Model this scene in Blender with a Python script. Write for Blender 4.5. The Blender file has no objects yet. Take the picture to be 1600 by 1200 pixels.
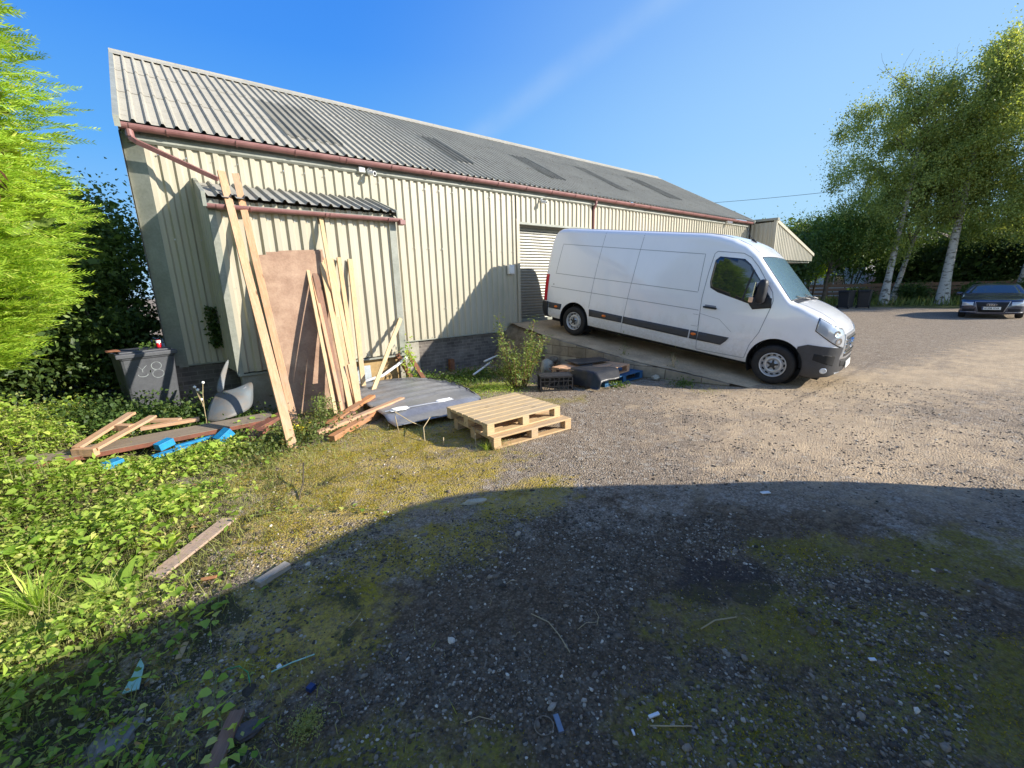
import bpy, bmesh, math, random
import numpy as np
from mathutils import Vector, Matrix, noise
from mathutils.bvhtree import BVHTree
S=bpy.context.scene; COL=S.collection
random.seed(7); RNG=np.random.default_rng(7)
rad=math.radians
# ---------------------------------------------------------------- camera
cam=bpy.data.cameras.new('camera'); co=bpy.data.objects.new('camera',cam); COL.objects.link(co); S.camera=co
RT,UP,FW=(0.7887,-0.6141,-0.0281),(0.1569,0.1570,0.9751),(0.5944,0.7735,-0.2202)
def _cam():
    # heading/pitch/roll -> exact orthonormal matrix
    p,r,a=rad(13.12),rad(1.61),rad(37.877)
    fw=Vector((0,math.cos(p),-math.sin(p))); up=Vector((0,math.sin(p),math.cos(p))); rt=Vector((1,0,0))
    rt2=math.cos(r)*rt-math.sin(r)*up; up2=math.sin(r)*rt+math.cos(r)*up
    Rz=Matrix.Rotation(-a,3,'Z'); rt2,up2,fw=Rz@rt2,Rz@up2,Rz@fw
    M=Matrix((rt2,up2,-fw)).transposed().to_4x4(); M.translation=(0,0,1.81); return M
co.matrix_world=_cam()
cam.sensor_width=36; cam.lens=652.7/1600*36; cam.clip_start=.05; cam.clip_end=2000
# ---------------------------------------------------------------- sky, sun, exposure
SUN_EL,SUN_AZ=25.,-48.
W=bpy.data.worlds.new('World'); S.world=W; W.use_nodes=True
nt=W.node_tree; bg=nt.nodes['Background']; sky=nt.nodes.new('ShaderNodeTexSky'); sky.sky_type='NISHITA'
sky.sun_disc=False; sky.sun_elevation=rad(SUN_EL); sky.sun_rotation=rad(90-SUN_AZ)
sky.altitude=0; sky.air_density=1.0; sky.dust_density=.1; sky.ozone_density=3.0
def wn(ty,**k):
    x=nt.nodes.new(ty)
    for a,v in k.items(): setattr(x,a,v)
    return x
wc=wn('ShaderNodeTexCoord').outputs['Generated']
def wdot(v):
    d=wn('ShaderNodeVectorMath',operation='DOT_PRODUCT'); nt.links.new(wc,d.inputs[0]); d.inputs[1].default_value=v; return d.outputs['Value']
def wmap(v,a,b,c,d):
    m=wn('ShaderNodeMapRange',interpolation_type='SMOOTHSTEP'); nt.links.new(v,m.inputs[0])
    for k,x in enumerate((a,b,c,d)): m.inputs[k+1].default_value=x
    return m.outputs[0]
def wmix(f,a,b,mode='MIX'):
    x=wn('ShaderNodeMix',data_type='RGBA',blend_type=mode)
    for sk,v in ((x.inputs[0],f),(x.inputs[6],a),(x.inputs[7],b)):
        if isinstance(v,(int,float)): sk.default_value=v
        elif isinstance(v,tuple): sk.default_value=(*v,1)
        else: nt.links.new(v,sk)
    return x.outputs[2]
hs=wn('ShaderNodeHueSaturation'); hs.inputs['Saturation'].default_value=.9; hs.inputs['Value'].default_value=.95; nt.links.new(sky.outputs[0],hs.inputs['Color'])
# the half of the sky ahead of the camera is tinted a deep clear blue that pales towards the horizon
rz_=wn('ShaderNodeValToRGB'); el=rz_.color_ramp.elements; el[0].position=.0; el[0].color=(.50,.74,.98,1); el[1].position=1; el[1].color=(.025,.17,.70,1)
for p_,c_ in ((.10,(.30,.62,.99,1)),(.25,(.135,.45,.98,1)),(.42,(.065,.31,.93,1)),(.62,(.04,.23,.84,1))): q_=el.new(p_); q_.color=c_
nt.links.new(wdot((0,0,1)),rz_.inputs[0]); blue=wmix(1.,rz_.outputs[0],(3.45,3.45,3.45),'MULTIPLY')
# faint old contrail
cn_=wdot((.5705,-.0733,-.8180)); g1=wn('ShaderNodeMath',operation='ABSOLUTE'); nt.links.new(cn_,g1.inputs[0]); st=wmap(g1.outputs[0],0.,.035,1.,0.)
nz_=wn('ShaderNodeTexNoise'); nz_.inputs['Scale'].default_value=5; nz_.inputs['Detail'].default_value=8; nt.links.new(wc,nz_.inputs['Vector'])
st2=wn('ShaderNodeMath',operation='MULTIPLY'); nt.links.new(st,st2.inputs[0]); nt.links.new(wmap(nz_.outputs['Fac'],.35,.7,0.,.20),st2.inputs[1]); blue=wmix(st2.outputs[0],blue,(2.2,2.6,3.2)); blue=wmix(wmap(wdot((.93,-.10,-.35)),.0,.95,0.,.72),blue,(1.75,2.75,3.6))
fac=wmap(wdot((.6093,.7929,0)),-.35,.15,0.,1.)
fin_=wmix(fac,hs.outputs[0],blue); nt.links.new(fin_,bg.inputs[0]); bg.inputs[1].default_value=.15
sl=bpy.data.lights.new('sun','SUN'); so=bpy.data.objects.new('sun',sl); COL.objects.link(so)
sl.energy=4.6; sl.angle=rad(.55); sl.color=(1,.93,.82)
sd=Vector((math.cos(rad(SUN_EL))*math.cos(rad(SUN_AZ)),math.cos(rad(SUN_EL))*math.sin(rad(SUN_AZ)),math.sin(rad(SUN_EL))))
so.rotation_euler=sd.to_track_quat('Z','Y').to_euler()
S.view_settings.view_transform='Standard'; S.view_settings.look='None'; S.view_settings.gamma=1; S.view_settings.exposure=.95
S.render.engine='CYCLES'
# ---------------------------------------------------------------- materials
def lerpc(a,b,t): return tuple(x*(1-t)+y*t for x,y in zip(a,b))
class NT:
    def __init__(s,name):
        s.m=bpy.data.materials.new(name); s.m.use_nodes=True; s.t=s.m.node_tree; s.b=s.t.nodes['Principled BSDF']; s.c=None
    def n(s,ty,**k):
        x=s.t.nodes.new(ty)
        for a,v in k.items(): setattr(x,a,v)
        return x
    def l(s,a,b): s.t.links.new(a,b)
    def coord(s):
        if not s.c: s.c=s.n('ShaderNodeTexCoord').outputs['Object']
        return s.c
    def mapped(s,sc=(1,1,1)):
        m=s.n('ShaderNodeMapping'); m.inputs['Scale'].default_value=sc; s.l(s.coord(),m.inputs[0]); return m.outputs[0]
    def noise(s,scale,detail=6,rough=.6,sc=(1,1,1),vec=None):
        x=s.n('ShaderNodeTexNoise'); x.inputs['Scale'].default_value=scale; x.inputs['Detail'].default_value=detail; x.inputs['Roughness'].default_value=rough
        s.l(vec or s.mapped(sc),x.inputs['Vector']); return x.outputs['Fac']
    def ramp(s,v,a,b,ca=(0,0,0),cb=(1,1,1)):
        r=s.n('ShaderNodeValToRGB'); r.color_ramp.elements[0].position=a; r.color_ramp.elements[1].position=b
        r.color_ramp.elements[0].color=(*ca,1); r.color_ramp.elements[1].color=(*cb,1); s.l(v,r.inputs[0]); return r.outputs[0]
    def mix(s,f,a,b,mode='MIX'):
        x=s.n('ShaderNodeMix',data_type='RGBA',blend_type=mode)
        for sk,v in ((x.inputs[0],f),(x.inputs[6],a),(x.inputs[7],b)):
            if isinstance(v,(int,float)): sk.default_value=v
            elif isinstance(v,tuple): sk.default_value=(*v,1)
            else: s.l(v,sk)
        return x.outputs[2]
    def math(s,op,a,b=0):
        x=s.n('ShaderNodeMath',operation=op)
        for i,v in enumerate((a,b)):
            if isinstance(v,(int,float)): x.inputs[i].default_value=v
            else: s.l(v,x.inputs[i])
        return x.outputs[0]
    def bump(s,h,st,dist=.01,prev=None):
        x=s.n('ShaderNodeBump'); x.inputs['Strength'].default_value=st; x.inputs['Distance'].default_value=dist; s.l(h,x.inputs['Height'])
        if prev: s.l(prev,x.inputs['Normal'])
        return x.outputs[0]
    def fin(s,col=None,rough=.6,metal=0,bump=None,spec=.5,coat=0):
        b=s.b
        if col is not None:
            if isinstance(col,tuple): b.inputs['Base Color'].default_value=(*col,1)
            else: s.l(col,b.inputs['Base Color'])
        if isinstance(rough,(int,float)): b.inputs['Roughness'].default_value=rough
        else: s.l(rough,b.inputs['Roughness'])
        b.inputs['Metallic'].default_value=metal; b.inputs['Specular IOR Level'].default_value=spec; b.inputs['Coat Weight'].default_value=coat
        if bump: s.l(bump,b.inputs['Normal'])
        return s.m
def mat(name,c1,c2=None,scale=6,rough=.6,metal=0,sc=(1,1,1),bs=.15,bd=.004,spec=.4,coat=0,lo=.35,hi=.65,fine=None):
    t=NT(name); c2=c2 or tuple(x*.72 for x in c1)
    n=t.noise(scale,8,.65,sc); c=t.mix(t.ramp(n,lo,hi),c1,c2)
    n2=t.noise(fine or scale*9,4,.6,sc)
    c=t.mix(t.ramp(n2,.3,.75,(.86,.86,.86),(1.1,1.1,1.1)),(0,0,0),c,'MIX') if False else t.mix(1.0,c,t.ramp(n2,.25,.75,(.82,.82,.82),(1.08,1.08,1.08)),'MULTIPLY')
    return t.fin(c,rough,metal,t.bump(n2,bs,bd),spec,coat)
def wood(name,c1,c2,knots=True,rough=.65):
    t=NT(name)
    v=t.mapped((1.2,14,14)); n=t.noise(3,6,.7,vec=v); w=t.noise(14,3,.5,vec=v)
    c=t.mix(t.ramp(n,.35,.7),c1,c2); c=t.mix(1.,c,t.ramp(w,.3,.7,(.8,.78,.74),(1.08,1.08,1.08)),'MULTIPLY')
    if knots:
        k=t.n('ShaderNodeTexVoronoi'); k.inputs['Scale'].default_value=1.0; t.l(t.mapped((3.,9,9)),k.inputs['Vector'])
        c=t.mix(t.ramp(k.outputs['Distance'],.07,.16,(1,1,1),(0,0,0)),c,tuple(x*.42 for x in c2))
    isl=t.n('ShaderNodeNewGeometry').outputs['Random Per Island']
    c=t.mix(1.,c,t.ramp(isl,0,1,(.80,.78,.75),(1.10,1.07,1.04)),'MULTIPLY')
    gr=t.noise(2.2,8,.75,(1,3,3)); lum=(c1[0]+c1[1]+c1[2])/3
    c=t.mix(t.ramp(gr,.48,.74,(0,0,0),(.65,.65,.65)),c,(lum*.72,lum*.62,lum*.5))
    c=t.mix(t.ramp(t.noise(55,3,.6),.66,.74,(0,0,0),(.6,.6,.6)),c,(lum*.25,lum*.2,lum*.15))
    return t.fin(c,rough,0,t.bump(w,.25,.003),.25)
def leafm(name,c1,c2,c3=None,trans=.35,rough=.5):
    t=NT(name); isl=t.n('ShaderNodeNewGeometry').outputs['Random Per Island']
    r=t.n('ShaderNodeValToRGB'); e=r.color_ramp.elements; e[0].color=(*c1,1); e[1].color=(*c2,1)
    if c3: x=e.new(.93); x.color=(*c3,1); e[2].position=1.0; e[2].color=(*c3,1); x.position=.9; x.color=(*c2,1)
    t.l(isl,r.inputs[0]); col=r.outputs[0]
    n=t.noise(.9,3,.5); col=t.mix(1.,col,t.ramp(n,.35,.65,(.72,.76,.7),(1.12,1.1,1.05)),'MULTIPLY')
    t.fin(col,rough,0,None,.35)
    tr=t.n('ShaderNodeBsdfTranslucent'); tc=t.mix(1.,col,(1.5,1.35,.6),'MULTIPLY'); t.l(tc,tr.inputs[0])
    mx=t.n('ShaderNodeMixShader'); mx.inputs[0].default_value=trans; out=[x for x in t.t.nodes if x.type=='OUTPUT_MATERIAL'][0]
    t.l(t.b.outputs[0],mx.inputs[1]); t.l(tr.outputs[0],mx.inputs[2]); t.l(mx.outputs[0],out.inputs[0]); return t.m
def plain(name,c,rough=.5,metal=0,spec=.5,coat=0): return NT(name).fin(c,rough,metal,None,spec,coat)
def cladding(name,c,dirt=(.30,.30,.22)):
    t=NT(name); v=t.mapped((2.2,2.2,.35)); n=t.noise(2.2,8,.7,vec=v); m=t.noise(.7,4,.5)
    col=t.mix(t.ramp(n,.52,.8),c,lerpc(c,dirt,.55)); col=t.mix(1.,col,t.ramp(m,.3,.7,(.88,.9,.88),(1.05,1.05,1.05)),'MULTIPLY')
    # dirt splash towards the foot of the sheets
    z=t.n('ShaderNodeSeparateXYZ'); t.l(t.coord(),z.inputs[0])
    zz=t.math('ADD',z.outputs[2],t.math('MULTIPLY',t.noise(3,4,.6),.5))
    col=t.mix(t.ramp(zz,.75,1.25,(.4,.4,.4),(0,0,0)),col,dirt)
    return t.fin(col,.48,0,t.bump(t.noise(7,3,.5),.12,.006),.4)
M={}
M['clad']=cladding('cream_steel',(.455,.41,.315))
M['clad2']=cladding('pale_cream_steel',(.44,.405,.325))
M['trim']=mat('grey_green_trim',(.31,.32,.275),(.23,.24,.20),3,.5)
M['gutter']=mat('faded_maroon',(.30,.15,.14),(.22,.10,.095),4,.42,bs=.05)
def roofmat(name,c1,c2,c3):
    t=NT(name); n=t.noise(1.3,9,.75,(1,.45,.45)); b=t.noise(9,6,.7); c=t.mix(t.ramp(n,.38,.68),c1,c2)
    c=t.mix(t.ramp(b,.56,.7),c,c3); f=t.noise(60,3,.6)
    c=t.mix(1.,c,t.ramp(f,.3,.7,(.82,.82,.82),(1.08,1.08,1.08)),'MULTIPLY'); return t.fin(c,.82,0,t.bump(f,.3,.004),.2)
M['roof']=roofmat('weathered_fibre_cement',(.43,.40,.325),(.35,.325,.265),(.25,.225,.16))
M['rlight']=roofmat('dirty_rooflight',(.21,.195,.155),(.30,.28,.225),(.13,.115,.08))
M['roof2']=roofmat('weathered_fibre_cement_dark',(.37,.35,.30),(.29,.28,.24),(.20,.195,.16))
M['shutter']=mat('galvanised_shutter',(.28,.275,.235),(.225,.22,.19),2.5,.42,.15,bs=.05)
M['concrete']=mat('old_concrete',(.33,.30,.235),(.24,.21,.16),2.2,.9,bs=.5,bd=.01,fine=40)
M['pier']=mat('rendered_pier',(.40,.38,.31),(.28,.26,.21),4,.85)
t=NT('white_van_paint'); z=t.n('ShaderNodeSeparateXYZ'); t.l(t.coord(),z.inputs[0]); n=t.noise(3,8,.75,(1,1,.5)); n2=t.noise(22,5,.7)
zz=t.math('ADD',z.outputs[2],t.math('MULTIPLY',n,-.9)); dm=t.math('MULTIPLY',t.ramp(zz,-.25,.45,(1,1,1),(0,0,0)),t.ramp(n2,.3,.7,(.35,.35,.35),(1,1,1)))
c=t.mix(t.math('MULTIPLY',dm,.5),(.80,.81,.84),(.34,.29,.22)); c=t.mix(t.ramp(n,.5,.8,(0,0,0),(.10,.10,.10)),c,(.5,.48,.43))
M['white']=t.fin(c,t.ramp(n2,.2,.8,(.16,.16,.16),(.27,.27,.27)),0,None,.5,.7)
M['blackpl']=mat('black_trim_plastic',(.028,.028,.032),(.02,.02,.022),8,.5,bs=.08)
M['greypl']=mat('dark_grey_bumper_plastic',(.055,.056,.062),(.045,.046,.05),8,.48,bs=.08)
M['rubber']=mat('tyre_rubber',(.016,.016,.017),(.028,.026,.024),9,.8)
M['steel']=plain('painted_wheel_steel',(.50,.51,.53),.38,.5)
M['chrome']=plain('chrome',(.72,.73,.75),.14,1)
M['silver']=mat('satin_silver',(.42,.43,.45),(.34,.35,.37),6,.3,.5,bs=.03)
M['glass']=NT('tinted_glass').fin((.012,.02,.025),.03,0,None,1.,.3)
t=NT('windscreen_sheen_glass'); t.fin((.22,.38,.52),.05,.25,None,1.,1.); t.b.inputs['IOR'].default_value=2.2; M['wsglass']=t.m  # light blue base colour stands in for the sheen reflected off the windscreen
M['dark']=plain('dark_void',(.008,.008,.009),.8)
M['gap']=plain('panel_gap',(.22,.235,.27),.6)
M['orange']=plain('amber_lens',(.75,.17,.02),.25)
M['lamp']=plain('pale_amber_lens',(.80,.50,.32),.2)
M['red']=plain('red_lens',(.55,.01,.02),.2)
M['lens']=NT('headlamp_lens').fin((.46,.50,.55),.08,.25,None,.8,.6)
M['plate']=plain('white_plate',(.72,.72,.68),.4)
M['navy']=NT('navy_car_paint').fin((.012,.02,.05),.2,.25,None,.6,.8)
M['pine']=wood('fresh_pine',(.68,.50,.30),(.56,.37,.19))
M['pine2']=wood('pink_pine',(.70,.45,.28),(.56,.31,.17))
M['pine3']=wood('pale_yellow_pine',(.70,.55,.33),(.58,.41,.22))
M['brownwood']=wood('brown_wood',(.34,.20,.14),(.22,.125,.085))
M['orangewood']=wood('orange_wood',(.56,.27,.12),(.42,.19,.09))
M['oldwood']=wood('weathered_grey_wood',(.34,.285,.22),(.20,.16,.125))
M['redpaint']=mat('faded_red_paint',(.27,.10,.065),(.17,.075,.05),7,.6)
M['greyed']=wood('silvered_wood',(.52,.48,.42),(.38,.34,.29),False)
M['pinkwood']=wood('pale_pink_wood',(.60,.44,.34),(.46,.33,.26),False)
M['rubble']=mat('dusty_rubble',(.24,.20,.15),(.13,.11,.08),9,.95,bs=.8,bd=.02)
M['mdf']=mat('brown_hardboard',(.40,.27,.185),(.27,.165,.11),4,.8,bs=.35,bd=.004,fine=38)
M['blue']=mat('blue_pallet_paint',(.02,.11,.24),(.012,.07,.16),8,.6)
M['bluebright']=mat('bright_blue_paint',(.02,.33,.62),(.015,.22,.46),8,.5)
M['sheet']=mat('black_plastic_sheet',(.02,.021,.024),(.035,.035,.038),4,.38,bs=.4,bd=.02,fine=7)
M['bin']=mat('grey_bin_plastic',(.088,.093,.103),(.06,.063,.072),5,.5,bs=.08)
M['binside']=mat('algae_bin_plastic',(.10,.10,.06),(.06,.065,.045),5,.6)
M['chalk']=mat('faded_white_paint_mark',(.34,.38,.38),(.16,.17,.18),30,.8)
M['metalpanel']=mat('dull_blue_grey_sheet_metal',(.30,.31,.33),(.215,.22,.24),3,.36,.4,bs=.2)
M['fender']=mat('dull_silver_panel',(.16,.20,.23),(.17,.14,.11),3,.6,.2,bs=.5,fine=12)
M['rust']=mat('rusty_brown',(.24,.10,.05),(.14,.06,.03),9,.8)
M['bark']=mat('birch_bark',(.47,.45,.42),(.10,.085,.07),3.2,.85,sc=(1,1,2.6),lo=.52,hi=.6,bs=.5,bd=.02)
M['darkbark']=mat('dark_bark',(.13,.10,.07),(.07,.055,.04),5,.9,bs=.6,bd=.02)
M['stem']=plain('green_stem',(.16,.17,.06),.7)
M['dry']=plain('dry_stem',(.42,.33,.19),.8)
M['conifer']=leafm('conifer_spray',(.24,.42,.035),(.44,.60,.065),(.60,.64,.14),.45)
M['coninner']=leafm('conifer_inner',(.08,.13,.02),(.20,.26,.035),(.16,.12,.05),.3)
M['birchleaf']=leafm('birch_leaf',(.18,.25,.08),(.36,.43,.14),(.58,.57,.17),.5)
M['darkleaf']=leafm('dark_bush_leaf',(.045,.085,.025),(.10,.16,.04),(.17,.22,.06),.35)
M['suntoneleaf']=leafm('sun_toned_bush_leaf',(.10,.17,.04),(.24,.33,.08),(.36,.40,.12),.4)  # leaf colour lightened to paint sunlight onto bushes standing in shade
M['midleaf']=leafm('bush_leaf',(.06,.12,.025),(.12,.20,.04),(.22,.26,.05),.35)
M['weed']=leafm('weed_leaf',(.20,.36,.04),(.55,.70,.13),(.78,.74,.24),.45,.5)
M['dryleaf']=leafm('dry_leaf',(.20,.12,.06),(.40,.27,.13),(.50,.38,.20),.15)
M['moss']=leafm('moss_tuft',(.18,.16,.008),(.44,.35,.02),(.68,.50,.08),.2,.9)
M['weed2']=leafm('small_weed_leaf',(.20,.26,.05),(.42,.44,.12),(.50,.40,.20),.3)
M['shrubleaf']=leafm('shrub_leaf',(.14,.21,.05),(.26,.33,.10),(.36,.20,.08),.35)
M['grass']=leafm('grass_blade',(.22,.27,.06),(.38,.38,.13),(.50,.42,.20),.3)
M['clump']=leafm('scrub_leaf',(.10,.15,.04),(.20,.23,.06),(.30,.20,.08),.3)
M['housewhite']=mat('white_render',(.62,.64,.66),(.52,.54,.56),2,.8)
M['tile']=mat('brown_roof_tile',(.16,.10,.08),(.11,.075,.06),3,.85,fine=14)
M['cctv']=plain('white_plastic',(.72,.72,.70),.35)
M['pipe']=plain('white_pipe',(.70,.71,.72),.4)
M['glassbit']=plain('pale_green_plastic',(.35,.60,.52),.2)
t=NT('clear_polythene'); t.fin((.36,.32,.30),.3,0,None,.6); t.b.inputs['Alpha'].default_value=.55; M['poly']=t.m
M['deepblue']=plain('blue_plastic',(.01,.03,.12),.4)
M['yellow']=plain('yellow_petal',(.80,.62,.03),.6)
M['white2']=plain('white_scrap',(.75,.75,.73),.6)
M['house']=None
def brick(name,c1,c2,mortar,bw=.225,bh=.075,rough=.9):
    t=NT(name); b=t.n('ShaderNodeTexBrick'); m=t.n('ShaderNodeMapping'); m.inputs['Rotation'].default_value=(rad(90),0,0)
    s=t.n('ShaderNodeSeparateXYZ'); t.l(t.coord(),s.inputs[0]); cb=t.n('ShaderNodeCombineXYZ'); t.l(t.math('ADD',s.outputs[0],s.outputs[1]),cb.inputs[0]); t.l(s.outputs[2],cb.inputs[1])
    t.l(cb.outputs[0],b.inputs['Vector']); b.inputs['Scale'].default_value=1; b.inputs['Brick Width'].default_value=bw; b.inputs['Row Height'].default_value=bh
    b.inputs['Mortar Size'].default_value=.006; b.inputs['Color1'].default_value=(*c1,1); b.inputs['Color2'].default_value=(*c2,1); b.inputs['Mortar'].default_value=(*mortar,1)
    n=t.noise(3,6,.7); c=t.mix(1.,b.outputs['Color'],t.ramp(n,.3,.7,(.5,.5,.52),(1.15,1.12,1.1)),'MULTIPLY')
    return t.fin(c,rough,0,t.bump(b.outputs['Fac'],-.5,.01),.2)
M['plinth']=brick('dark_weathered_brick',(.13,.115,.10),(.20,.18,.16),(.24,.22,.19))
M['block']=brick('concrete_blockwork',(.27,.225,.16),(.46,.42,.33),(.15,.12,.085),.45,.22)
M['brickred']=brick('red_brick',(.30,.11,.07),(.22,.085,.06),(.35,.32,.28))
# ---------------------------------------------------------------- mesh helpers
class MB:
    def __init__(s): s.v=[]; s.f=[]
    def add(s,v,f):
        o=len(s.v); s.v+= [tuple(x) for x in v]; s.f+=[tuple(i+o for i in q) for q in f]; return s
    def box(s,c,d,m=None):
        x,y,z=(k/2 for k in d); v=[Vector((a*x,b*y,e*z)) for e in(-1,1) for a,b in((-1,-1),(1,-1),(1,1),(-1,1))]
        c=Vector(c); v=[(m@q if m else q)+c for q in v]
        return s.add(v,[(3,2,1,0),(4,5,6,7),(0,1,5,4),(1,2,6,5),(2,3,7,6),(3,0,4,7)])
    def bb(s,x0,x1,y0,y1,z0,z1): return s.box(((x0+x1)/2,(y0+y1)/2,(z0+z1)/2),(x1-x0,y1-y0,z1-z0))
    def prism(s,pts,d):
        d=Vector(d); n=len(pts); a=[Vector(p) for p in pts]
        s.add(a+[p+d for p in a],[tuple(range(n-1,-1,-1)),tuple(range(n,2*n))]+[(i,(i+1)%n,n+(i+1)%n,n+i) for i in range(n)]); return s
    def tube(s,pts,r,n=8,cap=True):
        pts=[Vector(p) for p in pts]; rs=r if isinstance(r,(list,tuple)) else [r]*len(pts); v=[];prev=None
        for i,p in enumerate(pts):
            d=(pts[min(i+1,len(pts)-1)]-pts[max(i-1,0)]).normalized()
            a=(prev-d*prev.dot(d)) if prev is not None else (Vector((0,0,1)).cross(d) if abs(d.z)<.9 else Vector((1,0,0)).cross(d))
            a.normalize(); prev=a; b=d.cross(a)
            v+=[p+rs[i]*(math.cos(2*math.pi*k/n)*a+math.sin(2*math.pi*k/n)*b) for k in range(n)]
        f=[(i*n+k,i*n+(k+1)%n,(i+1)*n+(k+1)%n,(i+1)*n+k) for i in range(len(pts)-1) for k in range(n)]
        if cap: f+=[tuple(range(n-1,-1,-1)),tuple((len(pts)-1)*n+k for k in range(n))]
        return s.add(v,f)
    def lathe(s,prof,c,ax='y',n=36,sgn=1):
        c=Vector(c); v=[]
        for (h,r) in prof:
            for k in range(n):
                a=2*math.pi*k/n; q=(r*math.cos(a),sgn*h,r*math.sin(a)) if ax=='y' else ((r*math.cos(a),r*math.sin(a),h) if ax=='z' else (h,r*math.cos(a),r*math.sin(a)))
                v.append(c+Vector(q))
        m=len(prof); f=[(i*n+k,i*n+(k+1)%n,(i+1)*n+(k+1)%n,(i+1)*n+k) for i in range(m-1) for k in range(n)]
        return s.add(v,f)
    def mesh(s,name):
        me=bpy.data.meshes.new(name); me.from_pydata(s.v,[],s.f); me.update(); return me
def fixn(me):
    bm=bmesh.new(); bm.from_mesh(me); bmesh.ops.recalc_face_normals(bm,faces=bm.faces); bm.to_mesh(me); bm.free()
def obj(name,g,m,parent=None,smooth=False,bevel=0,fix=True,world=True):
    me=g if isinstance(g,bpy.types.Mesh) else g.mesh(name)
    if fix: fixn(me)
    if m: me.materials.append(m)
    if smooth: me.polygons.foreach_set('use_smooth',[True]*len(me.polygons))
    o=bpy.data.objects.new(name,me); COL.objects.link(o)
    if bevel:
        b=o.modifiers.new('bevel','BEVEL'); b.width=bevel; b.segments=2; b.limit_method='ANGLE'; b.angle_limit=rad(40)
    if parent:
        o.parent=parent
        if world: o.matrix_parent_inverse=ROOT[parent.name].inverted() if parent.name in ROOT else Matrix()
    return o
ROOT={}
def tag(o,label,cat,group=None,kind=None):
    if label: o['label']=label
    if cat: o['category']=cat
    if group: o['group']=group
    if kind: o['kind']=kind
    return o
def thing(name,label,cat,mx=(0,0,0),group=None):
    o=bpy.data.objects.new(name,None); COL.objects.link(o); o.empty_display_size=.1
    m=mx if isinstance(mx,Matrix) else Matrix.Translation(mx); o.matrix_world=m; ROOT[o.name]=m.copy(); return tag(o,label,cat,group)
def struct(name,g,m,**k): o=obj(name,g,m,**k); o['kind']='structure'; return o
def copything(root,loc=None,rz=None,label=None,group=None,mx=None):
    r=root.copy(); COL.objects.link(r)
    if mx is not None: r.matrix_world=mx
    else:
        m=root.matrix_basis.copy(); 
        if rz is not None: m=Matrix.Rotation(rz,4,'Z')
        if loc is not None: m.translation=loc
        r.matrix_world=m
    if label: r['label']=label
    if group: r['group']=group
    for ch in list(root.children):
        c=ch.copy(); COL.objects.link(c); c.parent=r
        for g in ch.children: d=g.copy(); COL.objects.link(d); d.parent=c
    return r
def frame(p0,p1,roll=0,hint=(0,0,1)):
    p0,p1=Vector(p0),Vector(p1); x=(p1-p0).normalized(); h=Vector(hint); y=h.cross(x)
    if y.length<.05: y=Vector((0,1,0)).cross(x)
    y.normalize(); z=x.cross(y); m=Matrix((x,y,z)).transposed().to_4x4(); m=m@Matrix.Rotation(roll,4,'X'); m.translation=p0; return m
def plank(name,p0,p1,w,t,m,label,cat='timber',group=None,roll=0,hint=(0,0,1),bevel=.003,warp=0.,parent=None,chop=0.):
    L=(Vector(p1)-Vector(p0)).length; g=MB(); n=8; v=[]
    for i in range(n+1):
        x=L*i/n; dz=warp*math.sin(math.pi*i/n); jt=random.uniform(-1,1)*.001
        for a,b in((-1,-1),(1,-1),(1,1),(-1,1)):
            xx=x+ (chop*a*w/2 if i in(0,n) else 0); v.append((xx,a*w/2+jt,b*t/2+dz))
    f=[(3,2,1,0),tuple(n*4+k for k in range(4))]+[(i*4+k,i*4+(k+1)%4,i*4+4+(k+1)%4,i*4+4+k) for i in range(n) for k in range(4)]
    g.add(v,f); o=obj(name,g,m,None,bevel=bevel); mx=frame(p0,p1,roll,hint)
    if parent: o.parent=parent; o.matrix_parent_inverse=ROOT[parent.name].inverted(); o.matrix_basis=mx
    else: o.matrix_world=mx; tag(o,label,cat,group)
    return o
def npmesh(name,V,F,m,parent=None,smooth=False):
    """V (n,3) array, F (m,k) array"""
    me=bpy.data.meshes.new(name); V=np.ascontiguousarray(V,np.float32); F=np.ascontiguousarray(F,np.int32); k=F.shape[1]
    me.vertices.add(len(V)); me.vertices.foreach_set('co',V.ravel()); me.loops.add(F.size); me.loops.foreach_set('vertex_index',F.ravel())
    me.polygons.add(len(F)); me.polygons.foreach_set('loop_start',np.arange(0,F.size,k,dtype=np.int32)); me.polygons.foreach_set('loop_total',np.full(len(F),k,np.int32))
    me.update(calc_edges=True); me.validate(); return obj(name,me,m,parent,smooth=smooth,fix=False)
def unit(a): return a/np.maximum(np.linalg.norm(a,axis=-1,keepdims=True),1e-9)
def rnd_dir(n): return unit(RNG.normal(size=(n,3)))
DIA=(np.array([(0,0,0),(.45,.5,.06),(1,0,0),(.45,-.5,.06)]),[(0,1,2,3)])
HEART=(np.array([(0,0,0),(.12,.42,.05),(.5,.46,.08),(1,0,-.05),(.5,-.46,.08),(.12,-.42,.05)]),[(0,1,2,3),(0,3,4,5)])
BLADE=(np.array([(0,.5,0),(0,-.5,0),(.55,.38,.08),(.55,-.38,.08),(1,0,.0),(1,0.02,0)]),[(0,1,3,2),(2,3,4,5)])
def leaves(P,D,N,L,Wd,tpl=DIA,curl=1.):
    T,F=tpl; D=unit(D); S_=unit(np.cross(N,D)); Nn=np.cross(D,S_)
    L=np.broadcast_to(L,(len(P),)); Wd=np.broadcast_to(Wd,(len(P),))
    V=P[:,None,:]+D[:,None,:]*(T[None,:,0:1]*L[:,None,None])+S_[:,None,:]*(T[None,:,1:2]*Wd[:,None,None])+Nn[:,None,:]*(T[None,:,2:3]*L[:,None,None]*curl)
    k=len(T); F=np.array(F); FF=(np.arange(len(P))[:,None,None]*k+F[None]).reshape(-1,F.shape[1]); return V.reshape(-1,3),FF
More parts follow.
